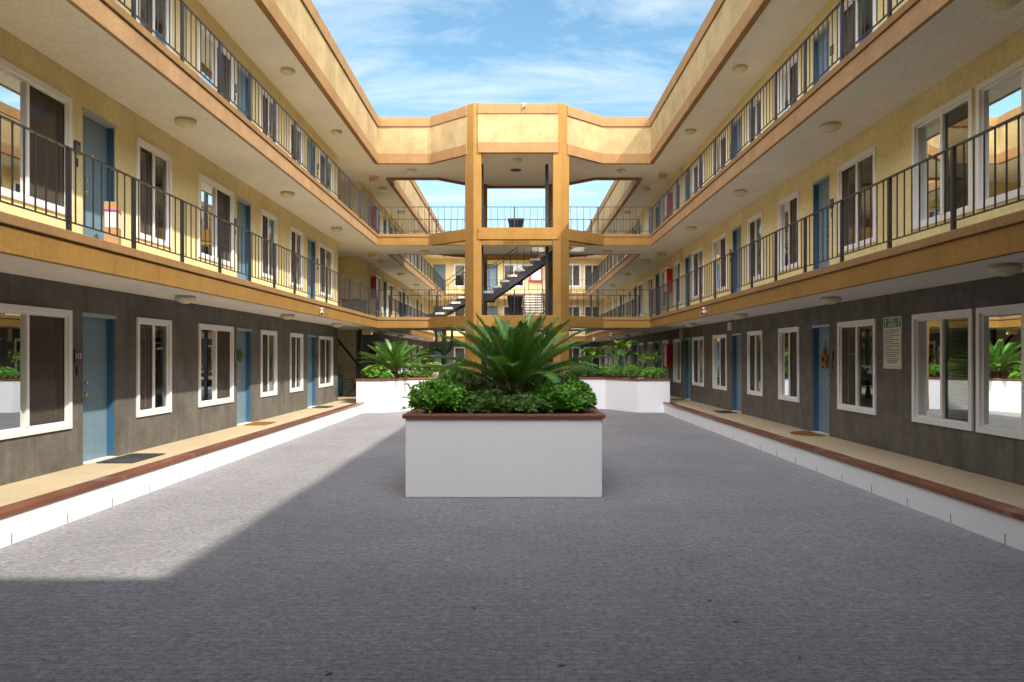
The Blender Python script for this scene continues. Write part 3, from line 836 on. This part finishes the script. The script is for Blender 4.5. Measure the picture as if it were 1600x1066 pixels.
# ------------------------------------------------------------------ door mats
def mat_box(x0, x1, y0, y1, mat, label):
    b = MB(); b.box(-(x1 - x0)/2, (x1 - x0)/2, -(y1 - y0)/2, (y1 - y0)/2, 0, .014)
    tag(link('doormat', b.mesh('doormat', [mat]), loc=((x0 + x1)/2, (y0 + y1)/2, F[0] + .002)), label, 'doormat', 'doormats on the walkways')
mat_box(-5.80, -5.30, 10.75, 11.75, M['matdark'], 'speckled charcoal doormat before the nearest blue door of the sunlit wing')
mat_box(-5.80, -5.35, 16.6, 17.35, M['matrust'], 'brown doormat before the blue door with the green wreath')
mat_box(-5.80, -5.35, 22.1, 22.9, M['matdark'], 'dark doormat before the last blue door ahead of the stair recess')
mat_box(5.30, 5.74, 20.1, 20.9, M['matdark'], 'black doormat before the second blue door of the shaded wing')
mat_box(5.32, 5.74, 25.9, 26.7, M['matrust'], 'rust doormat before the blue door nearest the rear planter')
b = MB(); b.prism([(0, -.45)] + [(-.48 * math.sin(PI * k / 16), -.45 * math.cos(PI * k / 16)) for k in range(1, 16)] + [(0, .45)], 0, .014)
tag(link('doormat', b.mesh('doormat', [M['matrust']]), loc=(5.72, 14.8, F[0] + .002)), 'half-round orange coir doormat before the door with the wooden star', 'doormat', 'doormats on the walkways')

# ------------------------------------------------------------------ wreath and star
rnd = random.Random(9)
wr = empty('door_wreath', (XL - .085, 16.80, F[0] + 1.50), 'small green leafy wreath hanging on a blue door of the sunlit wing', 'wreath')
g = MB()
for k in range(170):
    a = rnd.uniform(0, 2 * PI); r = .115 + rnd.uniform(-.045, .045)
    c = Vector((rnd.uniform(.0, .05), r * math.cos(a) * .8, r * math.sin(a) * 1.15))
    d = Vector((rnd.uniform(0, 1), rnd.uniform(-1, 1), rnd.uniform(-1, 1))).normalized(); e = d.orthogonal().normalized()
    g.add([c, c + d * .035 + e * .016, c + d * .075, c + d * .035 - e * .016], [(0, 1, 2), (0, 2, 3)])
sub('foliage', g.mesh('foliage', [M['leaf']], fix=False), wr)
g = MB(); g.tube([(.01, .115 * .8 * math.cos(2 * PI * k / 20), .115 * 1.15 * math.sin(2 * PI * k / 20)) for k in range(21)], .01, 6)
sub('ring', g.mesh('ring', [M['twig']]), wr); wr.scale = (.72, .72, .72)

sx, sy = Pr(-.08, 14.80)
so = empty('door_star', (sx, sy, F[0] + 1.42), 'hollow wooden star with brown ribbon hanging on a blue door', 'star', rotz=PI)
def star(ro, ri, n=5): return [((ro if k % 2 == 0 else ri) * math.sin(PI * k / n), (ro if k % 2 == 0 else ri) * math.cos(PI * k / n)) for k in range(2 * n)]
g = MB(); A_, B_2 = star(.20, .092), star(.115, .05); n_ = 10
vs = [(x_, p[0], p[1]) for x_ in (.0, .05) for p in A_] + [(x_, p[0], p[1]) for x_ in (.0, .05) for p in B_2]
fs = []
for k in range(n_):
    k2 = (k + 1) % n_
    fs += [(k, k2, n_ + k2, n_ + k), (n_ + k, n_ + k2, 3*n_ + k2, 3*n_ + k), (2*n_ + k, 3*n_ + k, 3*n_ + k2, 2*n_ + k2), (k, 2*n_ + k, 2*n_ + k2, k2)]
g.add(vs, fs); sub('star_frame', g.mesh('star_frame', [M['wood']]), so)
g = MB(); g.box(.01, .03, -.04, .03, .17, .24); sub('ribbon', g.mesh('ribbon', [M['wood']]), so)
g = MB(); g.tube([(.01, 0, .235), (.01, .0, .34)], .006, 5); sub('hanging_cord', g.mesh('hanging_cord', [M['twig']]), so)

# ------------------------------------------------------------------ parcel
pc = empty('parcel', (-5.60, 10.80, F[1] + .003), 'cardboard parcel with white label and purple tape leaning by an upper door', 'parcel', rotz=R(20))
b = MB(); b.box(-.09, .09, -.15, .15, 0, .80); bevel(sub('carton', b.mesh('carton', [M['cardboard']]), pc), .008)
b = MB(); b.box(.0905, .093, -.12, .13, .45, .655); b.box(-.075, .06, -.1535, -.1505, .45, .655); sub('shipping_label', b.mesh('shipping_label', [M['paper']]), pc)
b = MB(); b.box(-.0905, .0925, -.1525, .1525, .665, .69); sub('tape', b.mesh('tape', [M['purple']]), pc)

# ------------------------------------------------------------------ recess furniture
tb = empty('folding_table', (-5.98, 29.0, F[0]), 'small black folding table with thin legs in the stair recess', 'table')
b = MB(); b.box(-.38, .38, -.22, .22, .60, .62); sub('table_top', b.mesh('table_top', [M['black']]), tb)
for s in (-1, 1):
    for q in (-1, 1):
        b = MB(); b.bar((s * .30, q * .2, 0), (-s * .18, q * .2, .60), .018, .018); sub('leg', b.mesh('leg', [M['black']]), tb)
cb = empty('teal_cabinet', (-6.62, 29.0, F[0]), 'teal upright cabinet on dark feet in the stair recess', 'cabinet')
b = MB(); b.box(-.14, .14, -.2, .2, .08, .76); bevel(sub('body', b.mesh('body', [M['teal']]), cb), .03, 3)
for s in (-1, 1):
    b = MB(); b.box(s * .10 - .025, s * .10 + .025, -.17, .17, 0, .08); sub('foot', b.mesh('foot', [M['black']]), cb)
sb = empty('storage_bench', (-5.75, 27.7, F[1]), 'dark grey storage bench behind the railing in the middle-floor recess', 'bench')
b = MB(); b.box(-.32, .32, -.6, .6, .03, .62); bevel(sub('body', b.mesh('body', [M['steel']]), sb), .02)
b = MB(); b.box(-.35, .35, -.63, .63, .62, .68); bevel(sub('lid', b.mesh('lid', [M['black']]), sb), .02)

# ------------------------------------------------------------------ pots on the bridge
def pot(x, y, z, label):
    o = empty('tapered_pot', (x, y, z + .002), label, 'pot', 'black pots on the bridge')
    m = MB(); prof = [(.17, 0), (.275, .80), (.29, .80), (.29, .86), (.25, .86), (.24, .78)]
    vs = []
    for r, zz in prof: vs += [(-r, -r, zz), (r, -r, zz), (r, r, zz), (-r, r, zz)]
    fs = [(4*i + k, 4*i + (k+1) % 4, 4*i + 4 + (k+1) % 4, 4*i + 4 + k) for i in range(len(prof)-1) for k in range(4)] + [(3, 2, 1, 0)]
    m.add(vs, fs); bevel(sub('body', m.mesh('body', [M['blackpot']]), o), .01)
    s = MB(); s.box(-.235, .235, -.235, .235, .74, .775); sub('soil', s.mesh('soil', [M['soil']]), o)
pot(-.03, 28.45, F[1], 'tall black tapered pot on the lower bridge deck beneath the stairs')
pot(0.0, 28.5, F[2], 'tall black tapered pot on the upper bridge deck before the sky')

# ------------------------------------------------------------------ planters
def planter(name, label, outer, h, wall=.16):
    """masonry planter on a closed 2-D outline (counter-clockwise), tile cap, soil"""
    cx = sum(p[0] for p in outer) / len(outer); cy = sum(p[1] for p in outer) / len(outer)
    o = empty(name, (cx, cy, 0), label, 'planter', 'white planters in the courtyard')
    def inset(d):
        n = len(outer); out = []
        for i in range(n):
            p0, p1, p2 = outer[i - 1], outer[i], outer[(i + 1) % n]
            n1 = Vector((p1[1] - p0[1], -(p1[0] - p0[0]))).normalized(); n2 = Vector((p2[1] - p1[1], -(p2[0] - p1[0]))).normalized()
            q = n1 + n2; q *= 2 / q.length_squared
            out.append((p1[0] - q.x * d, p1[1] - q.y * d))
        return out
    def ring(m, d0, d1, z0, z1):
        A, B = inset(d0), inset(d1); n = len(A)
        vs = [(*p, z0) for p in A] + [(*p, z1) for p in A] + [(*p, z0) for p in B] + [(*p, z1) for p in B]
        fs = []
        for i in range(n):
            j = (i + 1) % n
            fs += [(i, j, n + j, n + i), (n + i, n + j, 3*n + j, 3*n + i), (2*n + j, 2*n + i, 3*n + i, 3*n + j), (j, i, 2*n + i, 2*n + j)]
        m.add(vs, fs)
    m = MB(); ring(m, 0, wall, 0.0005, h - .055); bevel(link('body', m.mesh('body', [M['white']]), o), .012)
    m = MB(); ring(m, -.035, wall + .03, h - .055, h); bevel(link('cap', m.mesh('cap', [M['tile']]), o), .012)
    m = MB(); m.prism(inset(wall + .001), .3, h - .10); link('soil', m.mesh('soil', [M['soil']]), o)
    return o
PX0, PX1, PY0, PY1 = -1.379, 1.078, 9.70, 12.1
planter('planter', 'square white planter with brown cap in the middle of the courtyard', [(PX0, PY0), (PX1, PY0), (PX1, PY1), (PX0, PY1)], 1.045)
planter('planter', 'white angled planter under the bridge beside the sunlit wing', [(-4.97, 24.2), (-4.02, 24.2), (-3.55, 25.1), (-2.2, 25.85), (-1.9, 25.9), (-1.9, 28.2), (-4.97, 28.2)], 1.05)
planter('planter', 'white angled planter under the bridge beside the shaded wing', [(1.95, 25.95), (2.97, 25.75), (3.80, 24.2), (4.80, 24.2), (4.80, 28.2), (1.95, 28.2)], 1.05)

# ------------------------------------------------------------------ plants
def sago(loc, label, seed, nfr=46, L=1.25, trunk=.35, sc=1.):
    rnd = random.Random(seed)
    o = empty('sago_palm', loc, label, 'palm', 'sago palms in the planters'); o.scale = (sc, sc, sc)
    t = MB(); t.lathe([(.10, -.1), (.13, .0), (.14, trunk * .5), (.12, trunk * .9), (.06, trunk + .05)], 16)
    for k in range(90):
        a = k * 2.4; z = trunk * (k / 90); r = .135
        c = Vector((r * math.cos(a), r * math.sin(a), z)); d = Vector((math.cos(a), math.sin(a), .9)); e = Vector((-math.sin(a), math.cos(a), 0))
        t.add([c - e * .025, c + e * .025, c + d * .05], [(0, 1, 2)])
    sub('trunk', t.mesh('trunk', [M['bark']]), o)
    g = MB()
    for k in range(nfr):
        f = k / nfr
        az = k * 2.39996 + rnd.uniform(-.15, .15)
        el = R(82 - 58 * f ** .9 + rnd.uniform(-5, 5))           # start elevation, inner fronds upright
        l = L * (.80 + .25 * f + rnd.uniform(-.06, .06)); droop = R(24 + 26 * f + rnd.uniform(-8, 8))
        pts = []; p = Vector((.05 * math.cos(az), .05 * math.sin(az), trunk)); ns = 15
        for i in range(ns + 1):
            pts.append(p.copy()); s = i / ns
            e = el - droop * s ** 1.3
            p = p + Vector((math.cos(az) * math.cos(e), math.sin(az) * math.cos(e), math.sin(e))) * (l / ns)
        g.tube(pts, [.016 * (1 - .8 * i / ns) for i in range(ns + 1)], 5, 1)
        nl = 56; side = Vector((-math.sin(az), math.cos(az), 0))
        tone = rnd.choice((0, 0, 2, 3, 3))
        for i in range(nl):
            s = .14 + .86 * i / (nl - 1); q = s * ns; j = min(int(q), ns - 1); a = pts[j].lerp(pts[j + 1], q - j)
            t_ = (pts[j + 1] - pts[j]).normalized(); nrm = side.cross(t_).normalized()
            if nrm.z < 0: nrm = -nrm
            ll = .205 * (math.sin(PI * min(1, (s - .06) * .98)) ** .55) * (1 - .25 * s) + .02
            for sd in (-1, 1):
                d = (side * sd * .80 + t_ * (.50 + .35 * s) + nrm * .30 + Vector((rnd.uniform(-.06, .06), rnd.uniform(-.06, .06), rnd.uniform(-.06, .06)))).normalized()
                wv = t_ * .0098
                mid = a + d * ll * .55 + nrm * .006
                tip = a + d * ll - nrm * ll * .10
                g.add([a - wv * .8, mid - wv, tip, mid + wv, a + wv * .8], [(0, 1, 3, 4), (1, 2, 3)], tone)
    sub('crown', g.mesh('crown', [M['palmleaf'], M['rachis'], M['palmleaf_young'], M['palmleaf_old']], fix=False), o)
    return o

def shrub(loc, radii, nros, leaf, mat, label, seed, cat='shrub', name='shrub', leaves=6, group='shrubs in the planters', aspect=.42, shell=.5):
    rnd = random.Random(seed)
    o = empty(name, loc, label, cat, group)
    lobes = [(Vector((rnd.gauss(0, 1), rnd.gauss(0, 1), abs(rnd.gauss(0, .7)))).normalized(), rnd.uniform(.05, .34)) for _ in range(7)]
    g = MB(); st = MB()
    for k in range(nros):
        d = Vector((rnd.gauss(0, 1), rnd.gauss(0, 1), rnd.gauss(.25, .8))); d.normalize()
        if d.z < -.25: d.z = -d.z * .5; d.normalize()
        rr = .72 + sum(w * max(0, d.dot(l)) ** 5 for l, w in lobes)
        r = rr * (shell + (1 - shell) * rnd.random() ** .55)
        c = Vector((d.x * radii[0] * r, d.y * radii[1] * r, radii[2] * (.42 + .58 * d.z * r)))
        ax = (Vector((d.x, d.y, d.z + .55)) + Vector((rnd.uniform(-.35, .35), rnd.uniform(-.35, .35), rnd.uniform(-.2, .3)))).normalized()
        u = ax.orthogonal().normalized(); v = ax.cross(u); ph = rnd.uniform(0, PI)
        for i in range(leaves):
            w = ph + 2 * PI * i / leaves + rnd.uniform(-.3, .3); til = rnd.uniform(.35, 1.15)
            dd = (u * math.cos(w) + v * math.sin(w)) * math.cos(til) + ax * math.sin(til)
            e = dd.cross(ax).normalized(); nn = e.cross(dd)
            l = leaf * rnd.uniform(.7, 1.2); wd = l * aspect
            p0 = c; p1 = c + dd * l * .62
            g.add([p0, p1 + e * wd * .5 + nn * wd * .12, p0 + dd * l - nn * l * .10, p1 - e * wd * .5 + nn * wd * .12, p1 - nn * wd * .04], [(0, 4, 1), (1, 4, 2), (2, 4, 3), (3, 4, 0)])
        if k % 9 == 0:
            b0 = Vector((rnd.uniform(-.3, .3) * radii[0], rnd.uniform(-.3, .3) * radii[1], -.02))
            st.tube([b0, b0.lerp(c, .55) + Vector((rnd.uniform(-.03, .03), rnd.uniform(-.03, .03), .03)), c], [.010, .007, .003], 4)
    sub('foliage', g.mesh('foliage', [mat], fix=False), o)
    sub('stems', st.mesh('stems', [M['twig']]), o)
    return o

ZP = 1.045 - .10
sago((-.02, 10.95, ZP), 'large sago palm fanning out of the square planter in the foreground', 3, nfr=46, L=1.38, trunk=.32)
sh = [
    ((-1.00, 10.12, ZP), (.40, .36, .52), 437, 0.084, 'leaf', 'bright green glossy shrub at the near corner on the sunlit side of the square planter'),
    ((.70, 10.15, ZP), (.42, .38, .48), 477, 0.084, 'leaf', 'rounded green glossy shrub at the near corner on the shaded side of the square planter'),
    ((-.42, 10.10, ZP), (.42, .34, .36), 213, 0.076, 'leafdark', 'dark small-leaved shrub along the front of the square planter, beside the bright shrub'),
    ((.12, 10.08, ZP), (.42, .34, .34), 230, 0.085, 'leafdark', 'dark leafy shrub directly in front of the palm in the square planter'),
    ((-.62, 10.75, ZP), (.42, .40, .60), 213, 0.076, 'leafolive', 'olive brown thin shrub beside the palm, sunlit side of square planter'),
    ((.55, 10.85, ZP), (.44, .40, .58), 230, 0.085, 'leafdark', 'dark tall shrub beside the palm, shaded side of square planter'),
    ((-.80, 11.50, ZP), (.48, .42, .60), 372, 0.082, 'leaf', 'green shrub at the rear of the square planter on the sunlit side'),
    ((.70, 11.45, ZP), (.48, .42, .60), 372, 0.082, 'leaf', 'green shrub at the rear of the square planter on the shaded side'),
    ((-.05, 11.65, ZP), (.55, .36, .46), 186, 0.078, 'leafdark', 'dark shrub directly behind the palm trunk in the square planter'),
]
for i, (l, r, nr, lf, mt, lab) in enumerate(sh): shrub(l, r, nr, lf, M[mt], lab, 20 + i)
# stray twigs at the planter corner
tw = MB(); rnd = random.Random(5); ends = []
for k in range(3):
    p = [Vector((-1.15, 10.15, ZP + .12 + .08 * k)), Vector((-1.34, 10.08, ZP + .17 + .1 * k)), Vector((-1.50 + .05 * k, 10.0, ZP + .13 + .17 * k))]
    tw.tube(p, [.011, .009, .006], 5)
    ends.append(p)
for p in ends:
    for i in range(9):
        c = p[1].lerp(p[2], rnd.random()); d = Vector((rnd.uniform(-1, .2), rnd.uniform(-1, 1), rnd.uniform(-.4, 1))).normalized(); e = d.orthogonal().normalized()
        tw.add([c, c + d * .028 + e * .011, c + d * .05, c + d * .028 - e * .011], [(0, 1, 2), (0, 2, 3)], 1)
tag(link('twig_sprig', tw.mesh('twig_sprig', [M['twig'], M['leafdark']], fix=False)), 'thin dark twigs overhanging the near corner of the square planter', 'sprig')
fk = MB(); fk.tube([(0, 0, -.02), (.0, 0, .06), (-.03, 0, .2)], [.016, .014, .008], 6); fk.tube([(0, 0, .05), (.07, .02, .14)], [.012, .006], 6)
tag(link('dry_branch', fk.mesh('dry_branch', [M['twig']]), loc=(-.06, 9.93, ZP)), 'bare forked tan branch standing at the front of the square planter', 'branch')

# rear planters
sago((-3.95, 25.35, .95), 'sago palm in the angled planter beside the sunlit wing', 8, nfr=46, L=1.30, trunk=.30)
rl = [
    ((-4.55, 24.8, .95), (.42, .38, .55), 190, .10, 'leaflime', 'lime broad-leaved shrub at the outer end of the planter by the sunlit wing'),
    ((-4.15, 24.55, .95), (.34, .22, .34), 130, .07, 'leaf', 'low green shrub below the rear palm, planter by the sunlit wing'),
    ((-3.55, 25.5, .95), (.40, .26, .34), 150, .07, 'leaflime', 'low lime ground shrub beside the rear palm, planter by the sunlit wing'),
    ((-2.95, 25.85, .95), (.40, .30, .36), 150, .07, 'leaflime', 'low lime ground shrub below the yellow plant, planter by the sunlit wing'),
    ((-2.35, 26.2, .95), (.44, .34, .62), 180, .09, 'leaf', 'taller green shrub at the inner end of the planter by the sunlit wing'),
    ((-3.2, 26.6, .95), (.5, .4, .80), 190, .09, 'leafdark', 'dark green shrub behind the rear palm, planter by the sunlit wing'),
    ((4.35, 24.75, .95), (.46, .34, .50), 200, .075, 'leaf', 'green shrub at the outer end of the planter by the shaded wing'),
    ((3.75, 25.1, .95), (.40, .34, .58), 180, .075, 'leaflime', 'light green shrub second from the outer end, planter by the shaded wing'),
    ((3.15, 25.9, .95), (.46, .32, .58), 190, .075, 'leaf', 'green shrub in the middle of the planter by the shaded wing'),
    ((2.6, 26.2, .95), (.46, .34, .48), 170, .075, 'leafdark', 'dark green shrub with bare twigs in the planter by the shaded wing'),
    ((2.15, 26.5, .95), (.36, .34, .60), 160, .075, 'leaf', 'green shrub at the inner end of the planter by the shaded wing'),
]
for i, (l, r, nr, lf, mt, lab) in enumerate(rl): shrub(l, r, nr, lf, M[mt], lab, 60 + i)
shrub((-2.72, 25.95, 1.25), (.22, .2, .28), 70, .12, M['leafyellow'], 'yellow green spiky plant on the planter by the sunlit wing', 90, 'plant', 'yellow_plant', 6, 'plants in the rear planters')
bp_ = MB(); bp_.lathe([(.10, 0), (.14, .25), (.15, .27), (.12, .27)], 16)
tag(link('flower_pot', bp_.mesh('flower_pot', [M['soffit']]), loc=(-2.72, 25.95, .96)), 'pale pot holding the yellow plant in the rear planter', 'pot')

def broadleaf(loc, label, seed, n=7, h=.9, ll=.55, w=.17, mat='leaf', name='broadleaf_plant'):
    rnd = random.Random(seed); o = empty(name, loc, label, 'plant', 'plants in the rear planters'); g = MB(); s = MB()
    for k in range(n):
        az = k * 2.4 + rnd.uniform(-.3, .3); hh = h * rnd.uniform(.55, 1)
        base = Vector((0, 0, 0)); top = Vector((math.cos(az) * .16, math.sin(az) * .16, hh))
        s.tube([base, base.lerp(top, .5) + Vector((0, 0, .05)), top], [.014, .011, .007], 5)
        d = Vector((math.cos(az), math.sin(az), 0)); e = Vector((-math.sin(az), math.cos(az), 0)); ns = 7; p = top.copy(); L_ = []; M_ = []; R_ = []
        for i in range(ns + 1):
            t = i / ns; ww = w * math.sin(PI * (t * .92 + .05)) ** .8
            L_.append(p + e * ww + Vector((0, 0, ww * .35))); M_.append(p.copy()); R_.append(p - e * ww + Vector((0, 0, ww * .35)))
            an = R(50) - R(95) * t
            p = p + (d * math.cos(an) + Vector((0, 0, math.sin(an)))) * (ll / ns)
        vs = L_ + M_ + R_; q = ns + 1
        g.add(vs, [(i, i + 1, q + i + 1, q + i) for i in range(ns)] + [(q + i, q + i + 1, 2*q + i + 1, 2*q + i) for i in range(ns)])
    sub('foliage', g.mesh('foliage', [M[mat]], fix=False), o); sub('stems', s.mesh('stems', [M['cactus']]), o)
broadleaf((2.55, 26.9, .95), 'broad-leaved plant with big drooping leaves close to the bridge column, shaded wing side', 1, 8, 1.0, .6, .17, 'leaf')
broadleaf((3.55, 26.3, .95), 'taller broad-leaved plant in the middle of the planter by the shaded wing', 2, 8, 1.15, .6, .17, 'leaflime')
broadleaf((3.95, 26.1, .95), 'narrow dark sword-leaved plant in the planter by the shaded wing', 4, 7, .35, 1.0, .035, 'leafdark', 'sword_plant')
shrub((4.4, 25.6, 1.35), (.42, .36, .62), 70, .085, M['leaflime'], 'thin airy sapling at the outer end of the planter by the shaded wing', 91, 'sapling', 'sapling', 5, 'plants in the rear planters', shell=.2)
st = MB(); st.tube([(4.4, 25.6, .95), (4.42, 25.62, 1.4), (4.36, 25.6, 1.75)], [.015, .012, .006], 6)
tag(link('sapling_stake', st.mesh('sapling_stake', [M['twig']])), 'slender brown stake rising through the airy sapling', 'stake')
# umbrella plant and cactus beyond
um = empty('umbrella_plant', (-3.05, 28.0, .95), 'umbrella sedge with drooping rays behind the rear palm', 'plant', 'plants in the rear planters'); g = MB(); s = MB(); rnd = random.Random(12)
for k in range(6):
    top = Vector((rnd.uniform(-.35, .35), rnd.uniform(-.2, .2), rnd.uniform(.75, 1.15))); s.tube([(0, 0, 0), top * .5 + Vector((0, 0, .06)), top], .008, 5)
    for i in range(18):
        a = 2 * PI * i / 18; d = Vector((math.cos(a), math.sin(a), .25)); e = Vector((-math.sin(a), math.cos(a), 0)) * .010
        g.add([top - e, top + e, top + d * .17 + e, top + d * .30 - Vector((0, 0, .10)), top + d * .17 - e], [(0, 1, 2, 3, 4)])
sub('foliage', g.mesh('foliage', [M['leaf']], fix=False), um); sub('stems', s.mesh('stems', [M['cactus']]), um)
ca = empty('column_cactus', (-3.0, 32.5, 0), 'tall branching column cactus standing beyond the bridge', 'cactus'); g = MB()
g.tube([(0, 0, 0), (0, 0, 1.6), (.02, 0, 3.0)], [.13, .12, .08], 10)
for sx_ in (-1, 1):
    g.tube([(0, 0, 1.9), (sx_ * .22, 0, 2.0), (sx_ * .32, .02, 2.25), (sx_ * .34, 0, 2.9)], [.06, .07, .07, .05], 8)
sub('body', g.mesh('body', [M['cactus']], smooth=True), ca)
# shrubs of the second court
for i, (x_, y_, r_) in enumerate(((-2.2, 36, .8), (-.4, 39, .9), (1.4, 37, .8), (2.8, 41, .9))):
    shrub((x_, y_, .0), (r_, r_, 1.5), 200, .16, M['leafdark' if i % 2 else 'leaf'], f'{"dark" if i % 2 else "bright"} green bush on the paving beyond the bridge, {ORD[i]} from the sunlit side', 120 + i, 'bush', 'bush', 6, 'bushes in the second court')

# ------------------------------------------------------------------ fallen leaves
for i, (px, py, lab) in enumerate(((1150, 973, 'orange fallen leaf lying by itself on the open shaded paving'), (1250, 1029, 'orange fallen leaf on the paving, farthest out towards the shaded wing'), (740, 951, 'curled orange leaf on the paving straight before the planter'),
                                   (515, 1054, 'orange leaf on the paving at the near edge, sunlit wing side'), (1108, 939, 'small tan leaf on the paving, halfway between planter and viewer'), (877, 1041, 'small rust leaf on the paving close before the viewer'))):
    Y = ZC * 1215 / (py - 556); X = (px - 806) * Y / 1215
    g = MB(); a = i * 1.3; c, s_ = math.cos(a), math.sin(a)
    pts = [(-.03, 0, .004), (0, .013, .012), (.034, 0, .006), (0, -.013, .010)]
    g.add([(p[0] * c - p[1] * s_, p[0] * s_ + p[1] * c, p[2]) for p in pts], [(0, 1, 2), (0, 2, 3)])
    tag(link('fallen_leaf', g.mesh('fallen_leaf', [M['deadleaf']], fix=False), loc=(X, Y, 0)), lab, 'leaf', 'fallen leaves on the paving')

# ------------------------------------------------------------------ light, sky, camera
SUN = Vector((1, -.86, 1.34)).normalized()
el = math.asin(SUN.z); az = math.atan2(SUN.x, SUN.y)
sd = bpy.data.lights.new('sun', 'SUN'); sd.energy = 2.0; sd.angle = R(.8); sd.color = (1, .92, .79)
so_ = bpy.data.objects.new('sun', sd); COL.objects.link(so_)
so_.rotation_euler = SUN.to_track_quat('Z', 'Y').to_euler(); so_.location = (20, -20, 30)

wd = bpy.data.worlds.new('World'); scene.world = wd; wd.use_nodes = True
nt = wd.node_tree; bg = nt.nodes['Background']
sk = nt.nodes.new('ShaderNodeTexSky'); sk.sky_type = 'NISHITA'; sk.sun_disc = False
sk.sun_elevation = el; sk.sun_rotation = az; sk.air_density = 1.0; sk.dust_density = .6; sk.ozone_density = 1.0; sk.altitude = 50
tc = nt.nodes.new('ShaderNodeTexCoord'); sx = nt.nodes.new('ShaderNodeSeparateXYZ'); nt.links.new(tc.outputs['Generated'], sx.inputs[0])
zz = N(nt, 'ShaderNodeMath', operation='MAXIMUM'); zz.inputs[1].default_value = .02; nt.links.new(sx.outputs['Z'], zz.inputs[0])
za = N(nt, 'ShaderNodeMath', operation='ADD'); za.inputs[1].default_value = .12; nt.links.new(zz.outputs[0], za.inputs[0])
dx = N(nt, 'ShaderNodeMath', operation='DIVIDE'); nt.links.new(sx.outputs['X'], dx.inputs[0]); nt.links.new(za.outputs[0], dx.inputs[1])
dy = N(nt, 'ShaderNodeMath', operation='DIVIDE'); nt.links.new(sx.outputs['Y'], dy.inputs[0]); nt.links.new(za.outputs[0], dy.inputs[1])
cb_ = nt.nodes.new('ShaderNodeCombineXYZ'); nt.links.new(dx.outputs[0], cb_.inputs[0]); nt.links.new(dy.outputs[0], cb_.inputs[1])
mp = nt.nodes.new('ShaderNodeMapping'); mp.inputs['Rotation'].default_value = (0, 0, R(-62)); mp.inputs['Scale'].default_value = (1.0, 2.4, 1); mp.inputs['Location'].default_value = (3.1, 1.7, 0)
nt.links.new(cb_.outputs[0], mp.inputs['Vector'])
cn = N(nt, 'ShaderNodeTexNoise', Scale=1.25, Detail=11, Roughness=.64, Distortion=.7); nt.links.new(mp.outputs[0], cn.inputs['Vector'])
cf = ramp(nt, cn.outputs['Fac'], .45, (0, 0, 0), .76, (.85, .85, .85))
hz = N(nt, 'ShaderNodeMapRange'); hz.inputs['From Min'].default_value = .36; hz.inputs['From Max'].default_value = .12; hz.inputs['To Min'].default_value = 0; hz.inputs['To Max'].default_value = .35
nt.links.new(sx.outputs['Z'], hz.inputs['Value'])
cm = N(nt, 'ShaderNodeMath', operation='MAXIMUM'); nt.links.new(cf, cm.inputs[0]); nt.links.new(hz.outputs[0], cm.inputs[1])
skt = mixc(nt, 1., sk.outputs[0], (.56, .72, .68), 'MULTIPLY')
# bright cloud veil added on the sun's side, behind the viewer, as fill light
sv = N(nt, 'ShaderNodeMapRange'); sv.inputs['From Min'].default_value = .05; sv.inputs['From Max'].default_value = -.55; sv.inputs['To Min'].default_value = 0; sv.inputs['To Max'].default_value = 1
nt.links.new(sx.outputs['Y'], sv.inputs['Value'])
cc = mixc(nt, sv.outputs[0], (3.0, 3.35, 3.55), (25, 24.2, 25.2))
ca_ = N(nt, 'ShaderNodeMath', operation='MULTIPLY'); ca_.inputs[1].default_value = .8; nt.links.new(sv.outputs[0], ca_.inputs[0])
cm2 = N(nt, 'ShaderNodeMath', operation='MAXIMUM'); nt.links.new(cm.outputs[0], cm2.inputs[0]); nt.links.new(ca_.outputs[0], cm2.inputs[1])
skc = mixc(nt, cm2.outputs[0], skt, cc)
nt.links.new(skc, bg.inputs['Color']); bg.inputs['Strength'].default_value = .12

cam = bpy.data.cameras.new('camera'); co = bpy.data.objects.new('camera', cam); COL.objects.link(co)
co.location = (0, 0, ZC); co.rotation_euler = (PI / 2, 0, 0)
cam.sensor_width = 36; cam.lens = 36 * 1215 / 1600; cam.shift_x = -6 / 1600; cam.shift_y = 23 / 1600
cam.clip_start = .05; cam.clip_end = 1000
scene.camera = co

vs_ = scene.view_settings
vs_.view_transform = 'Standard'; vs_.look = 'None'; vs_.exposure = 1.54; vs_.gamma = 1; vs_.use_curve_mapping = False
scene.render.engine = 'CYCLES'
cy = scene.cycles
cy.max_bounces = 10; cy.diffuse_bounces = 6; cy.glossy_bounces = 4; cy.transparent_max_bounces = 16; cy.transmission_bounces = 4
cy.caustics_reflective = False; cy.caustics_refractive = False; cy.sample_clamp_indirect = 6
cy.use_denoising = True
